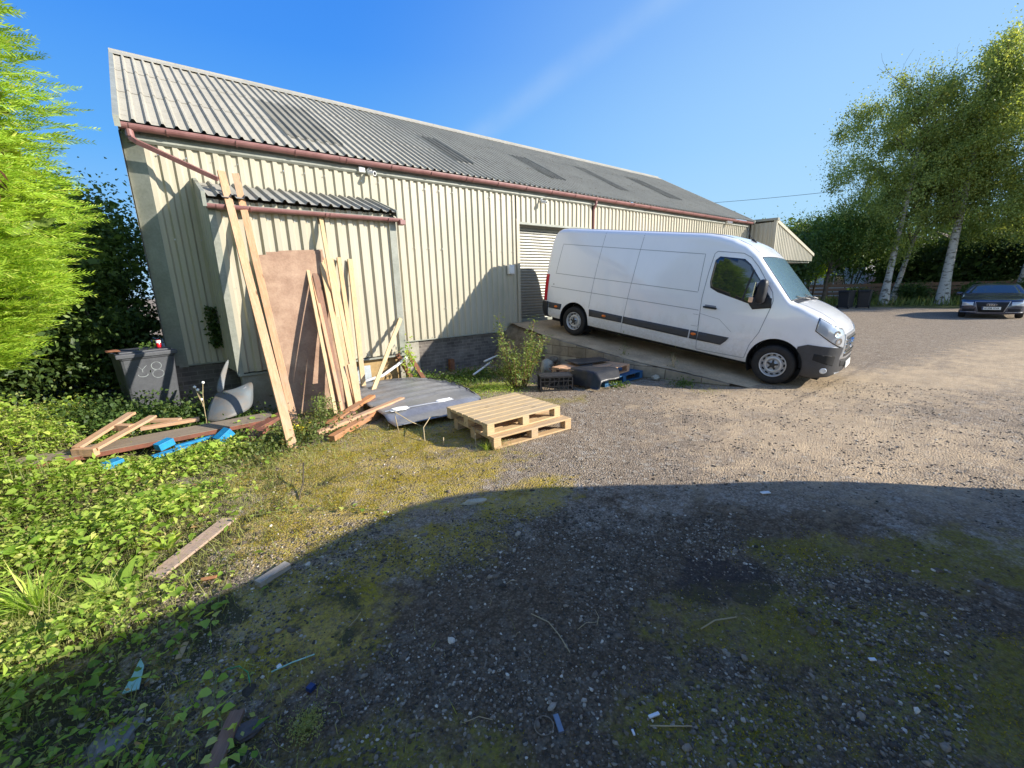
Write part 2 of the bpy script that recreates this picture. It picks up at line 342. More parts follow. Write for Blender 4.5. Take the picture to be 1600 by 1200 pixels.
def cat_(parts):
    V=[];F=[];o=0
    for v,f in parts: V.append(v);F.append(f+o);o+=len(v)
    return np.concatenate(V),np.concatenate(F)
# ---------------------------------------------------------------- ground
def ss(a,b,x): t=min(1,max(0,(x-a)/(b-a))); return t*t*(3-2*t)
def zg(x,y):
    z=0.
    if y>5.8: z-=.17*ss(5.8,7.6,y)*ss(-1.2,.3,x)*(1-ss(6.6,7.3,x))
    r=math.hypot(x,y)
    if r<30: z+=.028*noise.noise(Vector((x*.55,y*.55,0)))+.012*noise.noise(Vector((x*1.9,y*1.9,3)))
    if r<12: z+=.006*noise.noise(Vector((x*7,y*7,9)))
    if y>2.2 and x>6.5 and x<12: z-=.02
    return z
def build_ground():
    def ax(a,b,st,far):
        l=list(np.arange(a,b,st)); d=st; x=b
        while x<far: l.append(x); d*=1.18; x+=d
        d=st; x=a-st
        while x>-far: l.insert(0,x); d*=1.18; x-=d
        return l
    xs=ax(-4.5,9,.055,500); ys=ax(-1.2,10,.055,500); V=[(x,y,zg(x,y)) for y in ys for x in xs]; nx=len(xs)
    i=np.arange(len(ys)-1)[:,None]*nx+np.arange(nx-1)[None]; F=np.stack([i,i+1,i+nx+1,i+nx],-1).reshape(-1,4)
    t=NT('gravel_yard')
    pos=t.coord(); sx=t.n('ShaderNodeSeparateXYZ'); t.l(pos,sx.inputs[0]); X,Y=sx.outputs[0],sx.outputs[1]
    nb=t.noise(.9,6,.65); nm=t.noise(3.2,7,.7); nf=t.noise(24,5,.7)
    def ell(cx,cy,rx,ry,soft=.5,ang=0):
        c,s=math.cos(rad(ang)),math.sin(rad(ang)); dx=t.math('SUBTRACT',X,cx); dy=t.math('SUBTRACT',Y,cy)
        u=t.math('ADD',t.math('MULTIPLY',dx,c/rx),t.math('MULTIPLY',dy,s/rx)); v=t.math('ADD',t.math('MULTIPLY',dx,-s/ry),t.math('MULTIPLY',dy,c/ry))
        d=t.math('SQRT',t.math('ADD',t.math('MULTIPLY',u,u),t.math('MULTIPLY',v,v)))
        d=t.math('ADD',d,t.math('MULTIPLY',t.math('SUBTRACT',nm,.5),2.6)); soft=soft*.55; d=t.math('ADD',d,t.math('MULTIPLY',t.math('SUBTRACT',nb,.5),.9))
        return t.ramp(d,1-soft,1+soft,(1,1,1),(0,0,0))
    def mx(l):
        o=l[0]
        for k in l[1:]: o=t.math('MAXIMUM',o,k)
        return o
    # gravel: little stones of different greys and browns
    v1=t.n('ShaderNodeTexVoronoi'); v1.inputs['Scale'].default_value=62; t.l(pos,v1.inputs['Vector'])
    v2=t.n('ShaderNodeTexVoronoi'); v2.inputs['Scale'].default_value=23; t.l(pos,v2.inputs['Vector'])
    bw=t.n('ShaderNodeSeparateColor'); t.l(v1.outputs['Color'],bw.inputs[0]); bw2=t.n('ShaderNodeSeparateColor'); t.l(v2.outputs['Color'],bw2.inputs[0])
    g=t.mix(t.ramp(bw.outputs[0],.1,.95),(.19,.142,.098),(.66,.53,.39)); g=t.mix(t.ramp(bw2.outputs[1],.8,.97),g,(.66,.60,.50))
    g=t.mix(.4,g,t.mix(t.ramp(nm,.35,.65),(.29,.225,.155),(.52,.425,.31)))
    g=t.mix(t.ramp(v1.outputs['Distance'],.0,.55,(0,0,0),(.5,.5,.5)),g,(.07,.052,.036))
    # dark soil patches in the near part, deepening the foreground shade by colour
    soil_shade=mx([ell(.9,1.4,2.0,1.4),ell(2.8,.9,1.5,.8,.6,-40),ell(2.4,.3,2.0,1.2),ell(1.2,.2,2.0,1.4)])
    g=t.mix(soil_shade,g,t.mix(nf,(.42,.38,.33),(.62,.56,.50)),'MULTIPLY')
    # pale sandy dust in front of the van and over the yard
    sand=mx([ell(9.6,1.5,4.2,1.3,.9,-16),ell(6.9,2.4,2.4,1.1,.95,-25),ell(5.8,1.2,2.4,1.6,.98,-20),ell(15,.0,8,1.6,.95,-8)])
    g=t.mix(t.math('MULTIPLY',sand,t.ramp(t.noise(1.4,7,.75,(1,2.2,1)),.3,.65,(.2,.2,.2),(.75,.75,.75))),g,t.mix(nf,(.56,.41,.24),(.72,.55,.36)))
    # moss: ochre green
    moss=mx([ell(1.5,3.6,1.15,.75,.55,-18),ell(.6,3.5,.9,.8,.6),ell(1.9,4.6,1.2,1.0,.6),ell(.7,4.7,.9,.8,.6),ell(3.3,6.6,1.6,.8,.7),ell(2.1,2.6,.6,.35,.6),
             ell(1.0,2.5,.9,.35,.6,-10),ell(.1,2.4,.8,.6,.6)])
    moss2=mx([ell(2.4,.55,.8,.32,.7,-40),ell(3.1,.7,.6,.25,.7,-40),ell(1.5,.55,.55,.3,.7,-40),ell(2.7,-.3,1.2,.4,.7,-40),ell(3.8,.1,.9,.35,.7,-40),ell(.35,1.3,.5,.25,.7,-40),ell(4.0,5.0,1.2,.4,.8,-30)])
    mm=t.math('MULTIPLY',t.math('MAXIMUM',moss,t.math('MULTIPLY',moss2,.72)),t.ramp(t.noise(7,6,.75),.28,.52)); mm=t.math('MULTIPLY',mm,t.ramp(t.noise(38,5,.8),.36,.56,(.12,.12,.12),(1,1,1)))
    mc=t.mix(t.ramp(t.noise(2.6,4,.6),.36,.64),t.mix(nf,(.22,.18,.010),(.46,.35,.025)),t.mix(nf,(.44,.30,.06),(.60,.44,.13)))
    mc=t.mix(t.math('MULTIPLY',moss2,.7),mc,t.mix(nf,(.12,.12,.008),(.30,.27,.025)))
    g=t.mix(mm,g,mc)
    # soil under the weeds and verge grass colour far away
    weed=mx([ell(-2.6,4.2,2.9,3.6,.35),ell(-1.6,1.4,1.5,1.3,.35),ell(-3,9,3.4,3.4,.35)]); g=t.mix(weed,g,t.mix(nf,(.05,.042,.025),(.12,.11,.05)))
    far=t.math('GREATER_THAN',X,33.); g=t.mix(far,g,t.mix(nf,(.06,.07,.025),(.13,.14,.05)))
    # damp brown oil stain
    g=t.mix(t.math('MULTIPLY',ell(2.45,1.0,.38,.26,.4),.6),g,(.035,.03,.034))
    h=t.math('ADD',t.math('MULTIPLY',v1.outputs['Distance'],-1.1),t.math('MULTIPLY',t.noise(150,3,.6),.5))
    b=t.bump(h,.9,.014); b=t.bump(t.noise(9,8,.75),.35,.02,b)
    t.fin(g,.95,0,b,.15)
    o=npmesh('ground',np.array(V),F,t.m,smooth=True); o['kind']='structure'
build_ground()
# ---------------------------------------------------------------- concrete ramp up to the shutter
def zr(y): return .146*max(0,y-2.98) if y<8.75 else .146*5.77
def build_ramp():
    L=[(7.52,2.98),(7.33,3.7),(7.0,4.84),(6.93,5.82),(6.84,7.0),(6.8,7.5),(6.86,8.4),(6.95,8.999)]
    def lx(y):
        for (x0,y0),(x1,y1) in zip(L,L[1:]):
            if y<=y1: return x0+(x1-x0)*(y-y0)/(y1-y0)
        return L[-1][0]
    ys=np.linspace(2.9,8.99,70); n=26; g=MB(); v=[]
    for y in ys:
        a=lx(y); 
        for k in range(n):
            x=a+(11.3-a)*(k/(n-1))**1.5; e=.02*noise.noise(Vector((x*3,y*3,1)))+.008*noise.noise(Vector((x*11,y*11,1)))
            if y<3.4: e-=.03*(3.4-y)/.5+.03*noise.noise(Vector((x*4,0,2)))*(3.4-y)
            v.append((x+(.02*noise.noise(Vector((0,y*5,5))) if k==0 else 0),y,zr(y)+e+.004))
    f=[(i*n+k,i*n+k+1,i*n+n+k+1,i*n+n+k) for i in range(len(ys)-1) for k in range(n-1)]; g.add(v,f)
    t=NT('ramp_concrete'); nn=t.noise(1.6,8,.7); nf=t.noise(30,5,.7)
    c=t.mix(t.ramp(nn,.35,.65),(.62,.47,.30),(.38,.295,.19)); c=t.mix(t.ramp(nf,.35,.7,(.0,.0,.0),(.45,.45,.45)),c,(.16,.125,.085)); t.fin(c,.92,0,t.bump(nf,.7,.012),.2)
    struct('concrete_ramp',g,t.m,smooth=True)
    # block retaining wall down its left side
    w=MB(); n2=40; v=[]
    for i in range(n2):
        y=3.3+(7.45-3.3)*i/(n2-1); a=lx(y)+.0; v+=[(a-.035,y,zg(a-.1,y)-.12),(a-.03+.01*noise.noise(Vector((0,y*4,0))),y,zr(y)-.012),(a+.12,y,zr(y)-.012),(a+.12,y,-.3)]
    f=[(i*4+k,i*4+4+k,i*4+4+(k+1)%4,i*4+(k+1)%4) for i in range(n2-1) for k in range(4)]+[(0,1,2,3),tuple((n2-1)*4+k for k in(3,2,1,0))]; w.add(v,f)
    o=obj('retaining_wall',w,M['block']); tag(o,'low stained concrete block wall holding up the side of the sloping ramp','retaining wall')
    # earth bank closing the gap between block wall and warehouse
    g=MB(); v=[];n=16
    for j in range(n):
        for i in range(n):
            x=6.15+.9*i/(n-1); y=7.2+1.79*j/(n-1); k=ss(0,1,i/(n-1))*ss(7.1,7.9,y+(x-6.6)*.5); v.append((x,y,-.22+k*(zr(y)+.205)+.22*noise.noise(Vector((x*2.6,y*2.6,0)))*4*k*(1-k)+.05*noise.noise(Vector((x*9,y*9,0)))))
    g.add(v,[(j*n+i,j*n+i+1,j*n+n+i+1,j*n+n+i) for j in range(n-1) for i in range(n-1)])
    struct('earth_bank',g,mat('loose_earth',(.30,.24,.165),(.16,.13,.09),7,.95,bs=.9,bd=.04),smooth=True)
build_ramp()
# ---------------------------------------------------------------- warehouse
def corr(u0,u1,pitch,h,duty=(.36,.14,.36,.14),ph=0.):
    """profile points (u,offset): high land, slope, low land, slope"""
    p=[];u=u0-ph
    while u<u1:
        a=u
        for w,(s,e) in zip(duty,((h,h),(h,0),(0,0),(0,h))):
            p.append((a,s)); a+=w*pitch
        u+=pitch
    p.append((u,h)); q=[(max(u0,min(u1,x)),o) for x,o in p]; out=[q[0]]
    for k in q[1:]:
        if k[0]>out[-1][0]+1e-5: out.append(k)
    return out
def sheet(prof,P0,P1):
    """P0(u,o),P1(u,o) -> points of both edges"""
    g=MB(); v=[]
    for u,o in prof: v+=[P0(u,o),P1(u,o)]
    return g.add(v,[(2*i,2*i+2,2*i+3,2*i+1) for i in range(len(prof)-1)])
YW,XL,XR=9.0,-.26,20.72
WP=(.36,.15,.34,.15)
EY,EZ,RY,RZ=8.82,4.345,13.8,7.09     # eaves edge and ridge
def cam_unit(name,parentlabel,x,y,z): pass
wh=thing('warehouse','long cream corrugated metal warehouse with grey ribbed roof and maroon gutter','warehouse',(XL,YW,0))
def wsheet(x0,x1,z0,z1,nm='wall'): return obj(nm,sheet(corr(x0,x1,.175,.035,WP),lambda u,o:(u,YW-o,z0),lambda u,o:(u,YW-o,z1)),M['clad'],wh,fix=False)
wsheet(-.02,7.28,.66,4.2); wsheet(7.28,10.12,3.43,4.2); wsheet(10.12,10.18,.86,4.2); wsheet(10.30,20.7,.62,4.2)
g=MB(); g.prism([(-.262,YW+.10,.62),(-.02,YW-.045,.62),(-.02,YW+.1,.62)],(0,0,3.63)); g.bb(20.58,20.72,YW-.045,YW+.1,.6,4.2); obj('corner_flashing',g,M['trim'],wh)
# gable ends
for nm,x in (('gable_wall',XL),('gable_wall',XR)):
    top=lambda y:4.2+(7.0-4.2)*(1-abs(y-RY)/(RY-9)); pr=corr(9.05,18.55,.19,.034,WP); s=-1 if x==XL else 1
    obj(nm,sheet(pr,lambda u,o:(x+s*o*.5,u,.6),lambda u,o:(x+s*o*.5,u,top(u))),M['clad'],wh,fix=False)
obj('wall',sheet(corr(XL,XR,.19,.03,WP),lambda u,o:(u,18.6+o,.6),lambda u,o:(u,18.6+o,4.2)),M['clad'],wh,fix=False)
# plinth, pier
g=MB(); g.bb(4.28,6.98,YW+.03,YW+.3,-.6,.655); g.bb(XL+.02,3.92,YW+.03,YW+.3,-.6,.655); g.bb(10.3,XR,YW+.03,YW+.3,-.6,.66); obj('brick_plinth',g,M['plinth'],wh)
obj('pier',MB().bb(3.92,4.28,YW+.012,YW+.28,-.6,.662),M['pier'],wh)
obj('bottom_flashing',MB().bb(-.02,6.96,YW-.036,YW+.06,.640,.662),M['dark'] if False else M['trim'],wh)
# roof slopes with real corrugation
sl=Vector((0,RY-EY,RZ-EZ)); sln=Vector((0,-(RZ-EZ),RY-EY)).normalized()
def rp(u,t,o): q=Vector((u,EY,EZ))+sl*t+sln*o; return (q.x,q.y,q.z)
RD=(.15,.14,.57,.14)
def rsheet(x0,x1,t0,t1,o0=0,m='roof',nm='roof'): return obj(nm,sheet(corr(x0,x1,.17,.038,RD,ph=(x0-XL)%.17),lambda u,o:rp(u,t0,o+o0),lambda u,o:rp(u,t1,o+o0)),M[m],wh,fix=False)
rsheet(XL-.02,XR,-.012,.34); rsheet(XL-.02,XR,.325,.67,.007); rsheet(XL-.02,XR,.655,1.0,.014)
for a,b,c,d in ((2.05,3.22,.11,.66),(6.02,6.55,.19,.60),(9.32,9.86,.2,.60),(12.6,13.2,.22,.68),(15.95,16.9,.25,.71)):
    a=XL+round((a-XL)/.17)*.17; b=XL+round((b-XL)/.17)*.17
    rsheet(a,b,c,d,.014,'rlight','rooflight')
g=MB(); g.add([(XL-.02,RY,RZ-.02),(XR,RY,RZ-.02),(XR,18.8,4.32),(XL-.02,18.8,4.32)],[(0,1,2,3)]); obj('roof',g,M['roof'],wh,fix=False)
g=MB(); g.tube([(XL-.03,RY,RZ+.035),(XR+.01,RY,RZ+.035)],.06,10)
for s in(-1,1): g.prism([(XL-.03,RY,RZ+.075),(XL-.03,RY+s*.28,RZ-.085),(XL-.03,RY+s*.28,RZ-.10),(XL-.03,RY,RZ+.05)],(XR-XL+.04,0,0))
obj('ridge_cap',g,M['roof2'],wh)
g=MB()
for x in (XL-.035,XR-.03): a,b=Vector(rp(x,-.01,.055)),Vector(rp(x,1.,.055)); g.prism([a,a+Vector((.07,0,0)),a+Vector((.07,0,-.15)),a+Vector((0,0,-.15))],b-a)
obj('verge_flashing',g,M['trim'],wh)
# eaves trim under the roof, gutter with joints and brackets
g=MB(); g.prism([(XL+.05,YW-.045,4.09),(XL+.05,YW-.075,4.12),(XL+.05,YW-.05,4.20),(XL+.05,YW+.03,4.20),(XL+.05,YW+.03,4.09)],(XR-XL-.1,0,0)); obj('eaves_trim',g,M['trim'],wh)
obj('fascia',MB().bb(XL+.02,XR-.03,YW-.03,YW+.02,4.205,4.33),M['trim'],wh)
def gutter(x0,x1,y,z,r=.062,par=None,pitch=.9,j=3.):
    g=MB(); n=10; sec=[(y+r*math.cos(a),z+r*math.sin(a)) for a in np.linspace(math.pi,2*math.pi,n)]; sec2=[(y+(r-.006)*math.cos(a),z+(r-.006)*math.sin(a)) for a in np.linspace(2*math.pi,math.pi,n)]
    sec=[(y-r-.0,z+.012)]+sec+[(y+r,z+.012),(y+r-.006,z+.012)]+sec2+[(y-r+.006,z+.012)]
    g.prism([(x0,a,b) for a,b in sec],(x1-x0,0,0)); go=obj('gutter',g,M['gutter'],par,smooth=False)
    b=MB(); x=x0+.55
    while x<x1: 
        b.prism([(x,y+(r+.014)*math.cos(a),z+(r+.014)*math.sin(a)) for a in np.linspace(math.pi,2*math.pi,9)]+[(x,y+r+.003,z),(x,y-r-.003,z)],(.024,0,0)); x+=pitch
    bk=obj('gutter_bracket',b,M['gutter'],go,world=False)
    b=MB(); x=x0+.12
    while x<x1-.1:
        b.prism([(x,y+(r+.010)*math.cos(a),z+.003+(r+.010)*math.sin(a)) for a in np.linspace(math.pi*.98,2.02*math.pi,11)],(.09,0,0)); x+=j
    obj('gutter_joint',b,M['gutter'],go,world=False)
    e=MB()
    for x in(x0,x1-.006): e.prism([(x,y+(r-.003)*math.cos(a),z+(r-.003)*math.sin(a)) for a in np.linspace(math.pi,2*math.pi,10)],(.006,0,0))
    obj('end_cap',e,M['gutter'],go,world=False); return go
gutter(XL+.0,XR-.02,8.845,4.285,.07,wh)
# downpipe at 10.22 and the sloping one at the corner
def box_tube(pts,w): 
    g=MB(); g.tube(pts,w*.72,4); return g
g=MB(); g.tube([(10.24,8.845,4.22),(10.24,8.86,4.13),(10.24,8.95,3.98),(10.24,8.95,.9)],.036,12); obj('downpipe',g,M['gutter'],wh,smooth=True)
g=MB(); g.tube([(-.145,8.845,4.25),(-.145,8.85,4.13)],.05,12); g.tube([(-.15,8.85,4.17),(-.13,8.83,4.10),(-.08,8.80,4.055),(.82,8.46,3.585)],.045,4); obj('downpipe',g,M['gutter'],wh)
# roller shutter and its frame
DX0,DX1,DZ0,DZ1=7.35,10.08,.86,3.42
pr=[]; z=DZ0
while z<DZ1:
    for a,b in((0,0),(.12,.022),(.5,.03),(.88,.022)): pr.append((z+a*.078,b))
    z+=.078
g=MB(); v=[]
for z,o in pr: v+=[(DX0,9.23-o,z),(DX1,9.23-o,z)]
g.add(v,[(2*i,2*i+1,2*i+3,2*i+2) for i in range(len(pr)-1)]); sh=obj('roller_shutter',g,M['shutter'],wh,fix=False)
obj('bottom_rail',MB().bb(DX0,DX1,9.17,9.235,DZ0-.03,DZ0+.05),M['trim'],sh,world=False)
g=MB(); g.bb(7.26,7.352,YW-.055,9.3,.72,3.52); obj('door_frame',g,M['clad'],wh); g=MB(); g.bb(DX1,10.16,YW-.05,9.3,.8,3.46); obj('door_frame',g,M['clad'],wh)
obj('door_head',MB().bb(7.352,DX1,YW-.045,9.3,3.40,3.455),M['trim'],wh)
g=MB(); g.bb(7.0,10.2,9.0,9.32,.55,.832); obj('threshold',g,M['concrete'],wh)
# screws in the sheets
g=MB()
for (a,b,zz) in ((.1,7.2,(1.35,2.7,3.95)),(10.3,20,(3.95,))):
    x=a
    while x<b:
        for z in zz:
            if random.random()<.8: g.bb(x+.03,x+.045,YW-.042,YW-.030,z+random.uniform(-.01,.01),z+.015)
        x+=.35
x=.1
while x<6.8: g.bb(x,x+.014,YW-.045,YW-.03,.70,.714); x+=.19
obj('fixing_screws',g,M['silver'],wh)['kind']='stuff'
g=MB(); g.bb(-.2,6.9,YW+.32,YW+.34,.2,4.0); obj('inner_lining',g,M['dark'],wh)
# ---------------------------------------------------------------- lean-to store
AX0,AX1,AY=.61,3.48,8.0
ls=thing('lean_to_store','small cream corrugated lean-to with its own little ribbed roof against the warehouse wall','lean-to',(2.05,8.5,0))
AZ0=.56; ztop=lambda y:3.20+(y-AY)*.35
obj('wall',sheet(corr(AX0+.05,AX1-.1,.195,.042,WP),lambda u,o:(u,AY-o,AZ0),lambda u,o:(u,AY-o,3.2)),M['clad'],ls,fix=False)
def sx(x0,y,s): return (x0+(YW-y)*s)
g=sheet(corr(AY+.02,YW-.04,.19,.03,WP),lambda u,o:(.52+(.1)*(YW-u)/1.0-o*.6,u,AZ0),lambda u,o:(.52+.1*(YW-u)/1.0-o*.6,u,ztop(u)-.02)); obj('side_wall',g,M['clad'],ls,fix=False)
g=sheet(corr(AY+.02,YW-.04,.19,.03,WP),lambda u,o:(AX1+o*.6,u,AZ0),lambda u,o:(AX1+o*.6,u,ztop(u)-.02)); obj('side_wall',g,M['clad'],ls,fix=False)
g=MB(); g.bb(AX0-.03,AX0+.06,AY-.045,AY+.07,AZ0-.02,3.2); g.bb(AX1-.11,AX1+.02,AY-.045,AY+.07,AZ0-.02,3.15); obj('corner_flashing',g,M['trim'],ls)
obj('bottom_flashing',MB().bb(AX0-.02,AX1+.01,AY-.06,AY+.05,AZ0-.05,AZ0-.018),M['trim'],ls)
obj('head_trim',MB().bb(AX0+.02,AX1,AY-.06,AY+.02,3.06,3.14),M['trim'],ls)
p=[(AX0-.07,AY-.2),(AX1+.03,YW-.045)]
def arp(u,t,o): y=AY-.17+(YW-.045-(AY-.17))*t; return (u,y,ztop(y)+.075+o)
obj('roof',sheet(corr(AX0-.06,AX1+.02,.175,.042,RD),lambda u,o:arp(u,0,o),lambda u,o:arp(u,1,o)),M['roof2'],ls,fix=False)
g=MB()
for x in(AX0-.09,):
    a,b=Vector(arp(x,-.02,.06)),Vector(arp(x,1,.06)); g.prism([a,a+Vector((.05,0,0)),a+Vector((.05,0,-.2)),a+Vector((0,0,-.2))],b-a)
a=Vector(arp(AX1,-.0,.03)); b=Vector(arp(AX1,1,.03)); g.prism([a,a+Vector((.03,0,0)),a+Vector((.03,0,-.12)),a+Vector((0,0,-.12))],b-a)
obj('verge_flashing',g,M['trim'],ls)
gutter(AX0-.05,AX1+.1,AY-.135,3.10,.052,ls,1.1,1.6)
g=MB(); g.bb(AX1+.04,AX1+.15,AY-.21,AY-.06,3.0,3.09); obj('gutter_outlet',g,M['gutter'],ls,bevel=.01)
g=MB(); g.bb(AX0+.02,AX0+.75,AY+.0,AY+.25,-.5,AZ0-.05); g.bb(AX1-.12,AX1-.0,AY+.01,AY+.3,-.5,AZ0-.05);obj('block_pier',g,M['pier'],ls,bevel=.01)
obj('base_wall',MB().bb(AX0+.75,AX1-.12,AY+.05,AY+.2,-.5,AZ0-.05),mat('sandy_board',(.42,.29,.13),(.30,.20,.09),3,.85),ls)
obj('underside',MB().bb(AX0,AX1,AY+.1,YW,AZ0-.04,AZ0-.02),M['dark'],ls)
g=MB()
x=AX0+.15
while x<AX1-.1:
    for z in(.64,1.9,2.95): g.bb(x,x+.014,AY-.042,AY-.03,z,z+.014)
    x+=.195
obj('fixing_screws',g,M['silver'],ls)['kind']='stuff'
# ---------------------------------------------------------------- canopy at the far end
cn=thing('gable_canopy','overhanging pale corrugated canopy with a sloping roof edge at the far end of the warehouse','canopy',(21,8,0))
ct=lambda x:4.31-(x-21.12)*(4.31-3.02)/(25.95-21.12)
obj('front_cladding',sheet(corr(21.02,25.9,.19,.03,WP),lambda u,o:(u,8-o,2.66),lambda u,o:(u,8-o,ct(u))),M['clad2'],cn,fix=False)
obj('side_cladding',sheet(corr(8.0,9.0,.19,.03,WP),lambda u,o:(21-o,u,2.66),lambda u,o:(21-o,u,4.25)),M['clad2'],cn,fix=False)
g=MB(); g.bb(20.96,21.06,7.94,8.06,2.66,4.33); g.prism([(21.0,7.93,4.36),(25.98,7.93,3.03),(25.98,7.93,2.90),(21.0,7.93,4.22)],(0,.14,0)); obj('verge_trim',g,M['clad2'],cn)
g=MB(); g.prism([(20.93,7.9,4.30),(20.93,9.2,4.34),(20.93,9.2,4.44),(20.93,7.9,4.40)],(.2,0,0)); obj('edge_flashing',g,M['trim'],cn)
g=MB(); g.add([(20.95,7.95,4.40),(26,7.95,3.06),(26,14,3.06),(20.95,14,4.40)],[(0,1,2,3)]); obj('roof',g,M['roof2'],cn,fix=False)
obj('soffit',MB().bb(21.05,25.9,8.1,13.9,2.58,2.64),M['trim'],cn)

obj('back_wall',MB().bb(21.3,28,13.5,13.7,0,3),M['plinth'],cn)
# ---------------------------------------------------------------- fittings on the walls
def seccam(x,z,label,s=1.,y=YW-.05):
    c=thing('security_camera',label,'security camera',(x,y,z),'cctv cameras under the warehouse gutter')
    g=MB(); g.lathe([(0,.0),(0,.05*s),(-.05*s,.05*s),(-.07*s,.03*s)],(x,y,z),'y',14); obj('base',g,M['cctv'],c)
    g=MB(); g.tube([(x,y-.05*s,z-.0),(x+.02,y-.10*s,z-.05*s)],.014*s,8); obj('arm',g,M['cctv'],c)
    g=MB(); g.tube([(x-.02,y-.06*s,z-.06*s),(x+.04*s,y-.20*s,z-.085*s)],[.042*s,.045*s],14); b=obj('housing',g,M['cctv'],c,smooth=False)
    g=MB(); g.tube([(x+.04*s,y-.20*s,z-.085*s),(x+.042*s,y-.205*s,z-.086*s)],.030*s,12); obj('lens',g,M['dark'],b,world=False)
seccam(3.46,4.16,'white bullet security camera beside the white box, nearest to the lean-to'); seccam(8.12,4.05,'small white security camera on the wall above the roller shutter',.9); seccam(18.5,4.22,'small white security camera near the far end of the gutter',1.2)
g=MB(); g.bb(3.24,3.36,YW-.12,YW-.035,4.10,4.20); o=obj('junction_box',g,M['cctv'],bevel=.01); tag(o,'small white junction box under the gutter beside a security camera','junction box')
g=MB(); g.bb(6.92,7.10,YW-.12,YW-.03,2.13,2.36); g.bb(6.94,7.08,YW-.135,YW-.12,2.15,2.34); o=obj('meter_box',g,M['cctv'],bevel=.008); tag(o,'white plastic box on the cream wall just left of the shutter','electrical box')
# ---------------------------------------------------------------- unseen block added behind the camera, shaped to cast the foreground shade
bt=thing('shade_caster','unseen white van-shaped block with a rounded end, added behind the camera for its shadow','shade caster',(1.5,-2.3,0))
pf=[(-5,.35),(-5,2.35),(-4.8,2.56),(2.5,2.56),(3.7,2.60),(4.4,2.69),(5.05,2.73),(5.3,2.69),(5.52,2.60),(5.68,2.44),(5.80,2.28),(6.02,1.83),(6.2,1.48),(6.28,1.15),(6.27,.72),(6.27,.35)]
g=MB(); g.prism([(x+.14,-1.20,z) for x,z in pf],(0,-2.0,0)); obj('body',g,M['white'],bt)
for x in(-3,-2,4):
    for y in(-1.5,-3.1): g=MB(); g.lathe([(-.1,.0),(-.1,.32),(.1,.32),(.1,0)],(x,y,.33),'y',24); obj('wheel',g,M['rubber'],bt)
# ---------------------------------------------------------------- vehicle bodies
def interp(tab,x):
    if x<=tab[0][0]: return tab[0][1]
    for (a,b),(c,d) in zip(tab,tab[1:]):
        if x<=c:
            t=(x-a)/(c-a); return b+(d-b)*t
    return tab[-1][1]
def smoothtab(tab,x,w=.05): return sum(interp(tab,x+k*w/3) for k in(-3,-2,-1,0,1,2,3))/7
def loft(xs,ring):
    rings=[ring(x) for x in xs]; n=len(rings[0]); v=[p for r in rings for p in r]
    f=[(i*n+k,i*n+n+k,i*n+n+(k+1)%n,i*n+(k+1)%n) for i in range(len(xs)-1) for k in range(n)]
    f+=[tuple(range(n)),tuple((len(xs)-1)*n+k for k in range(n-1,-1,-1))]; g=MB(); g.add(v,f); return g
def ringfn(Wf,Zb,Zt,R,TUM,belt,crown=.03,low=.04):
    def ring(x):
        w,zb,zt,r=Wf(x),Zb(x),Zt(x),R(x); zt=max(zt,zb+.1); r=min(r,(zt-zb)*.45,w*.6); tm=TUM(x)
        def yz(z):
            y=w-tm(z)
            if z<zb+.2: y-=low*((zb+.2-z)/.2)**2
            return y
        half=[(0,zb)]+[(yz(zb)*k,zb) for k in(.5,.9)]+[(yz(zb+.0)*1.0,zb+.012)]
        zs=zt-r; half+=[(yz(zb+(zs-zb)*k/30),zb+(zs-zb)*k/30) for k in range(1,31)]
        y1=yz(zs); rr=min(r*1.15,y1*.7)
        for k in range(1,10):
            a=k/9*math.pi/2; e=.9; half.append((y1-rr*(1-math.cos(a)**e),zs+(r-crown*.6)*math.sin(a)**e))
        y2=half[-1][0]
        for k in range(1,7): t=k/6; half.append((y2*(1-t),zt-crown*.6+crown*.6*(1-(1-t)**2)))
        L=[(x,-y,z) for y,z in half]; Rr=[(x,y,z) for y,z in half[1:-1]]
        return L+Rr[::-1]
    return ring
def boolcut(me,cutters):
    """cut closed shapes out of a mesh and return the new mesh"""
    o=bpy.data.objects.new('tmp',me); COL.objects.link(o); cs=[]
    for c in cutters:
        cm=c.mesh('tmpc'); fixn(cm); q=bpy.data.objects.new('tmpc',cm); COL.objects.link(q); cs.append(q)
        b=o.modifiers.new('b','BOOLEAN'); b.operation='DIFFERENCE'; b.object=q; b.solver='EXACT'
    dg=bpy.context.evaluated_depsgraph_get(); dg.update(); r=bpy.data.meshes.new_from_object(o.evaluated_get(dg))
    for q in cs+[o]: bpy.data.objects.remove(q)
    return r
def cutpatch(me,planes,off,th=.006,sm=True):
    bm=bmesh.new(); bm.from_mesh(me)
    for co_,no in planes:
        bmesh.ops.bisect_plane(bm,geom=bm.verts[:]+bm.edges[:]+bm.faces[:],plane_co=co_,plane_no=no,clear_outer=True,dist=1e-5)
        if not bm.faces: break
    bm.normal_update(); nv={v:v.normal.copy() for v in bm.verts}
    for v in bm.verts: v.co+=nv[v]*off
    bd=[e for e in bm.edges if e.is_boundary]
    r=bmesh.ops.extrude_edge_only(bm,edges=bd); 
    for v in [k for k in r['geom'] if isinstance(k,bmesh.types.BMVert)]:
        # move the rim inwards
        src=min((w for e in v.link_edges for w in (e.other_vert(v),) if w in nv),key=lambda w:(w.co-v.co).length,default=None)
        if src: v.co-=nv[src]*(off+th)
    m=bpy.data.meshes.new('p'); bm.to_mesh(m); bm.free()
    return m
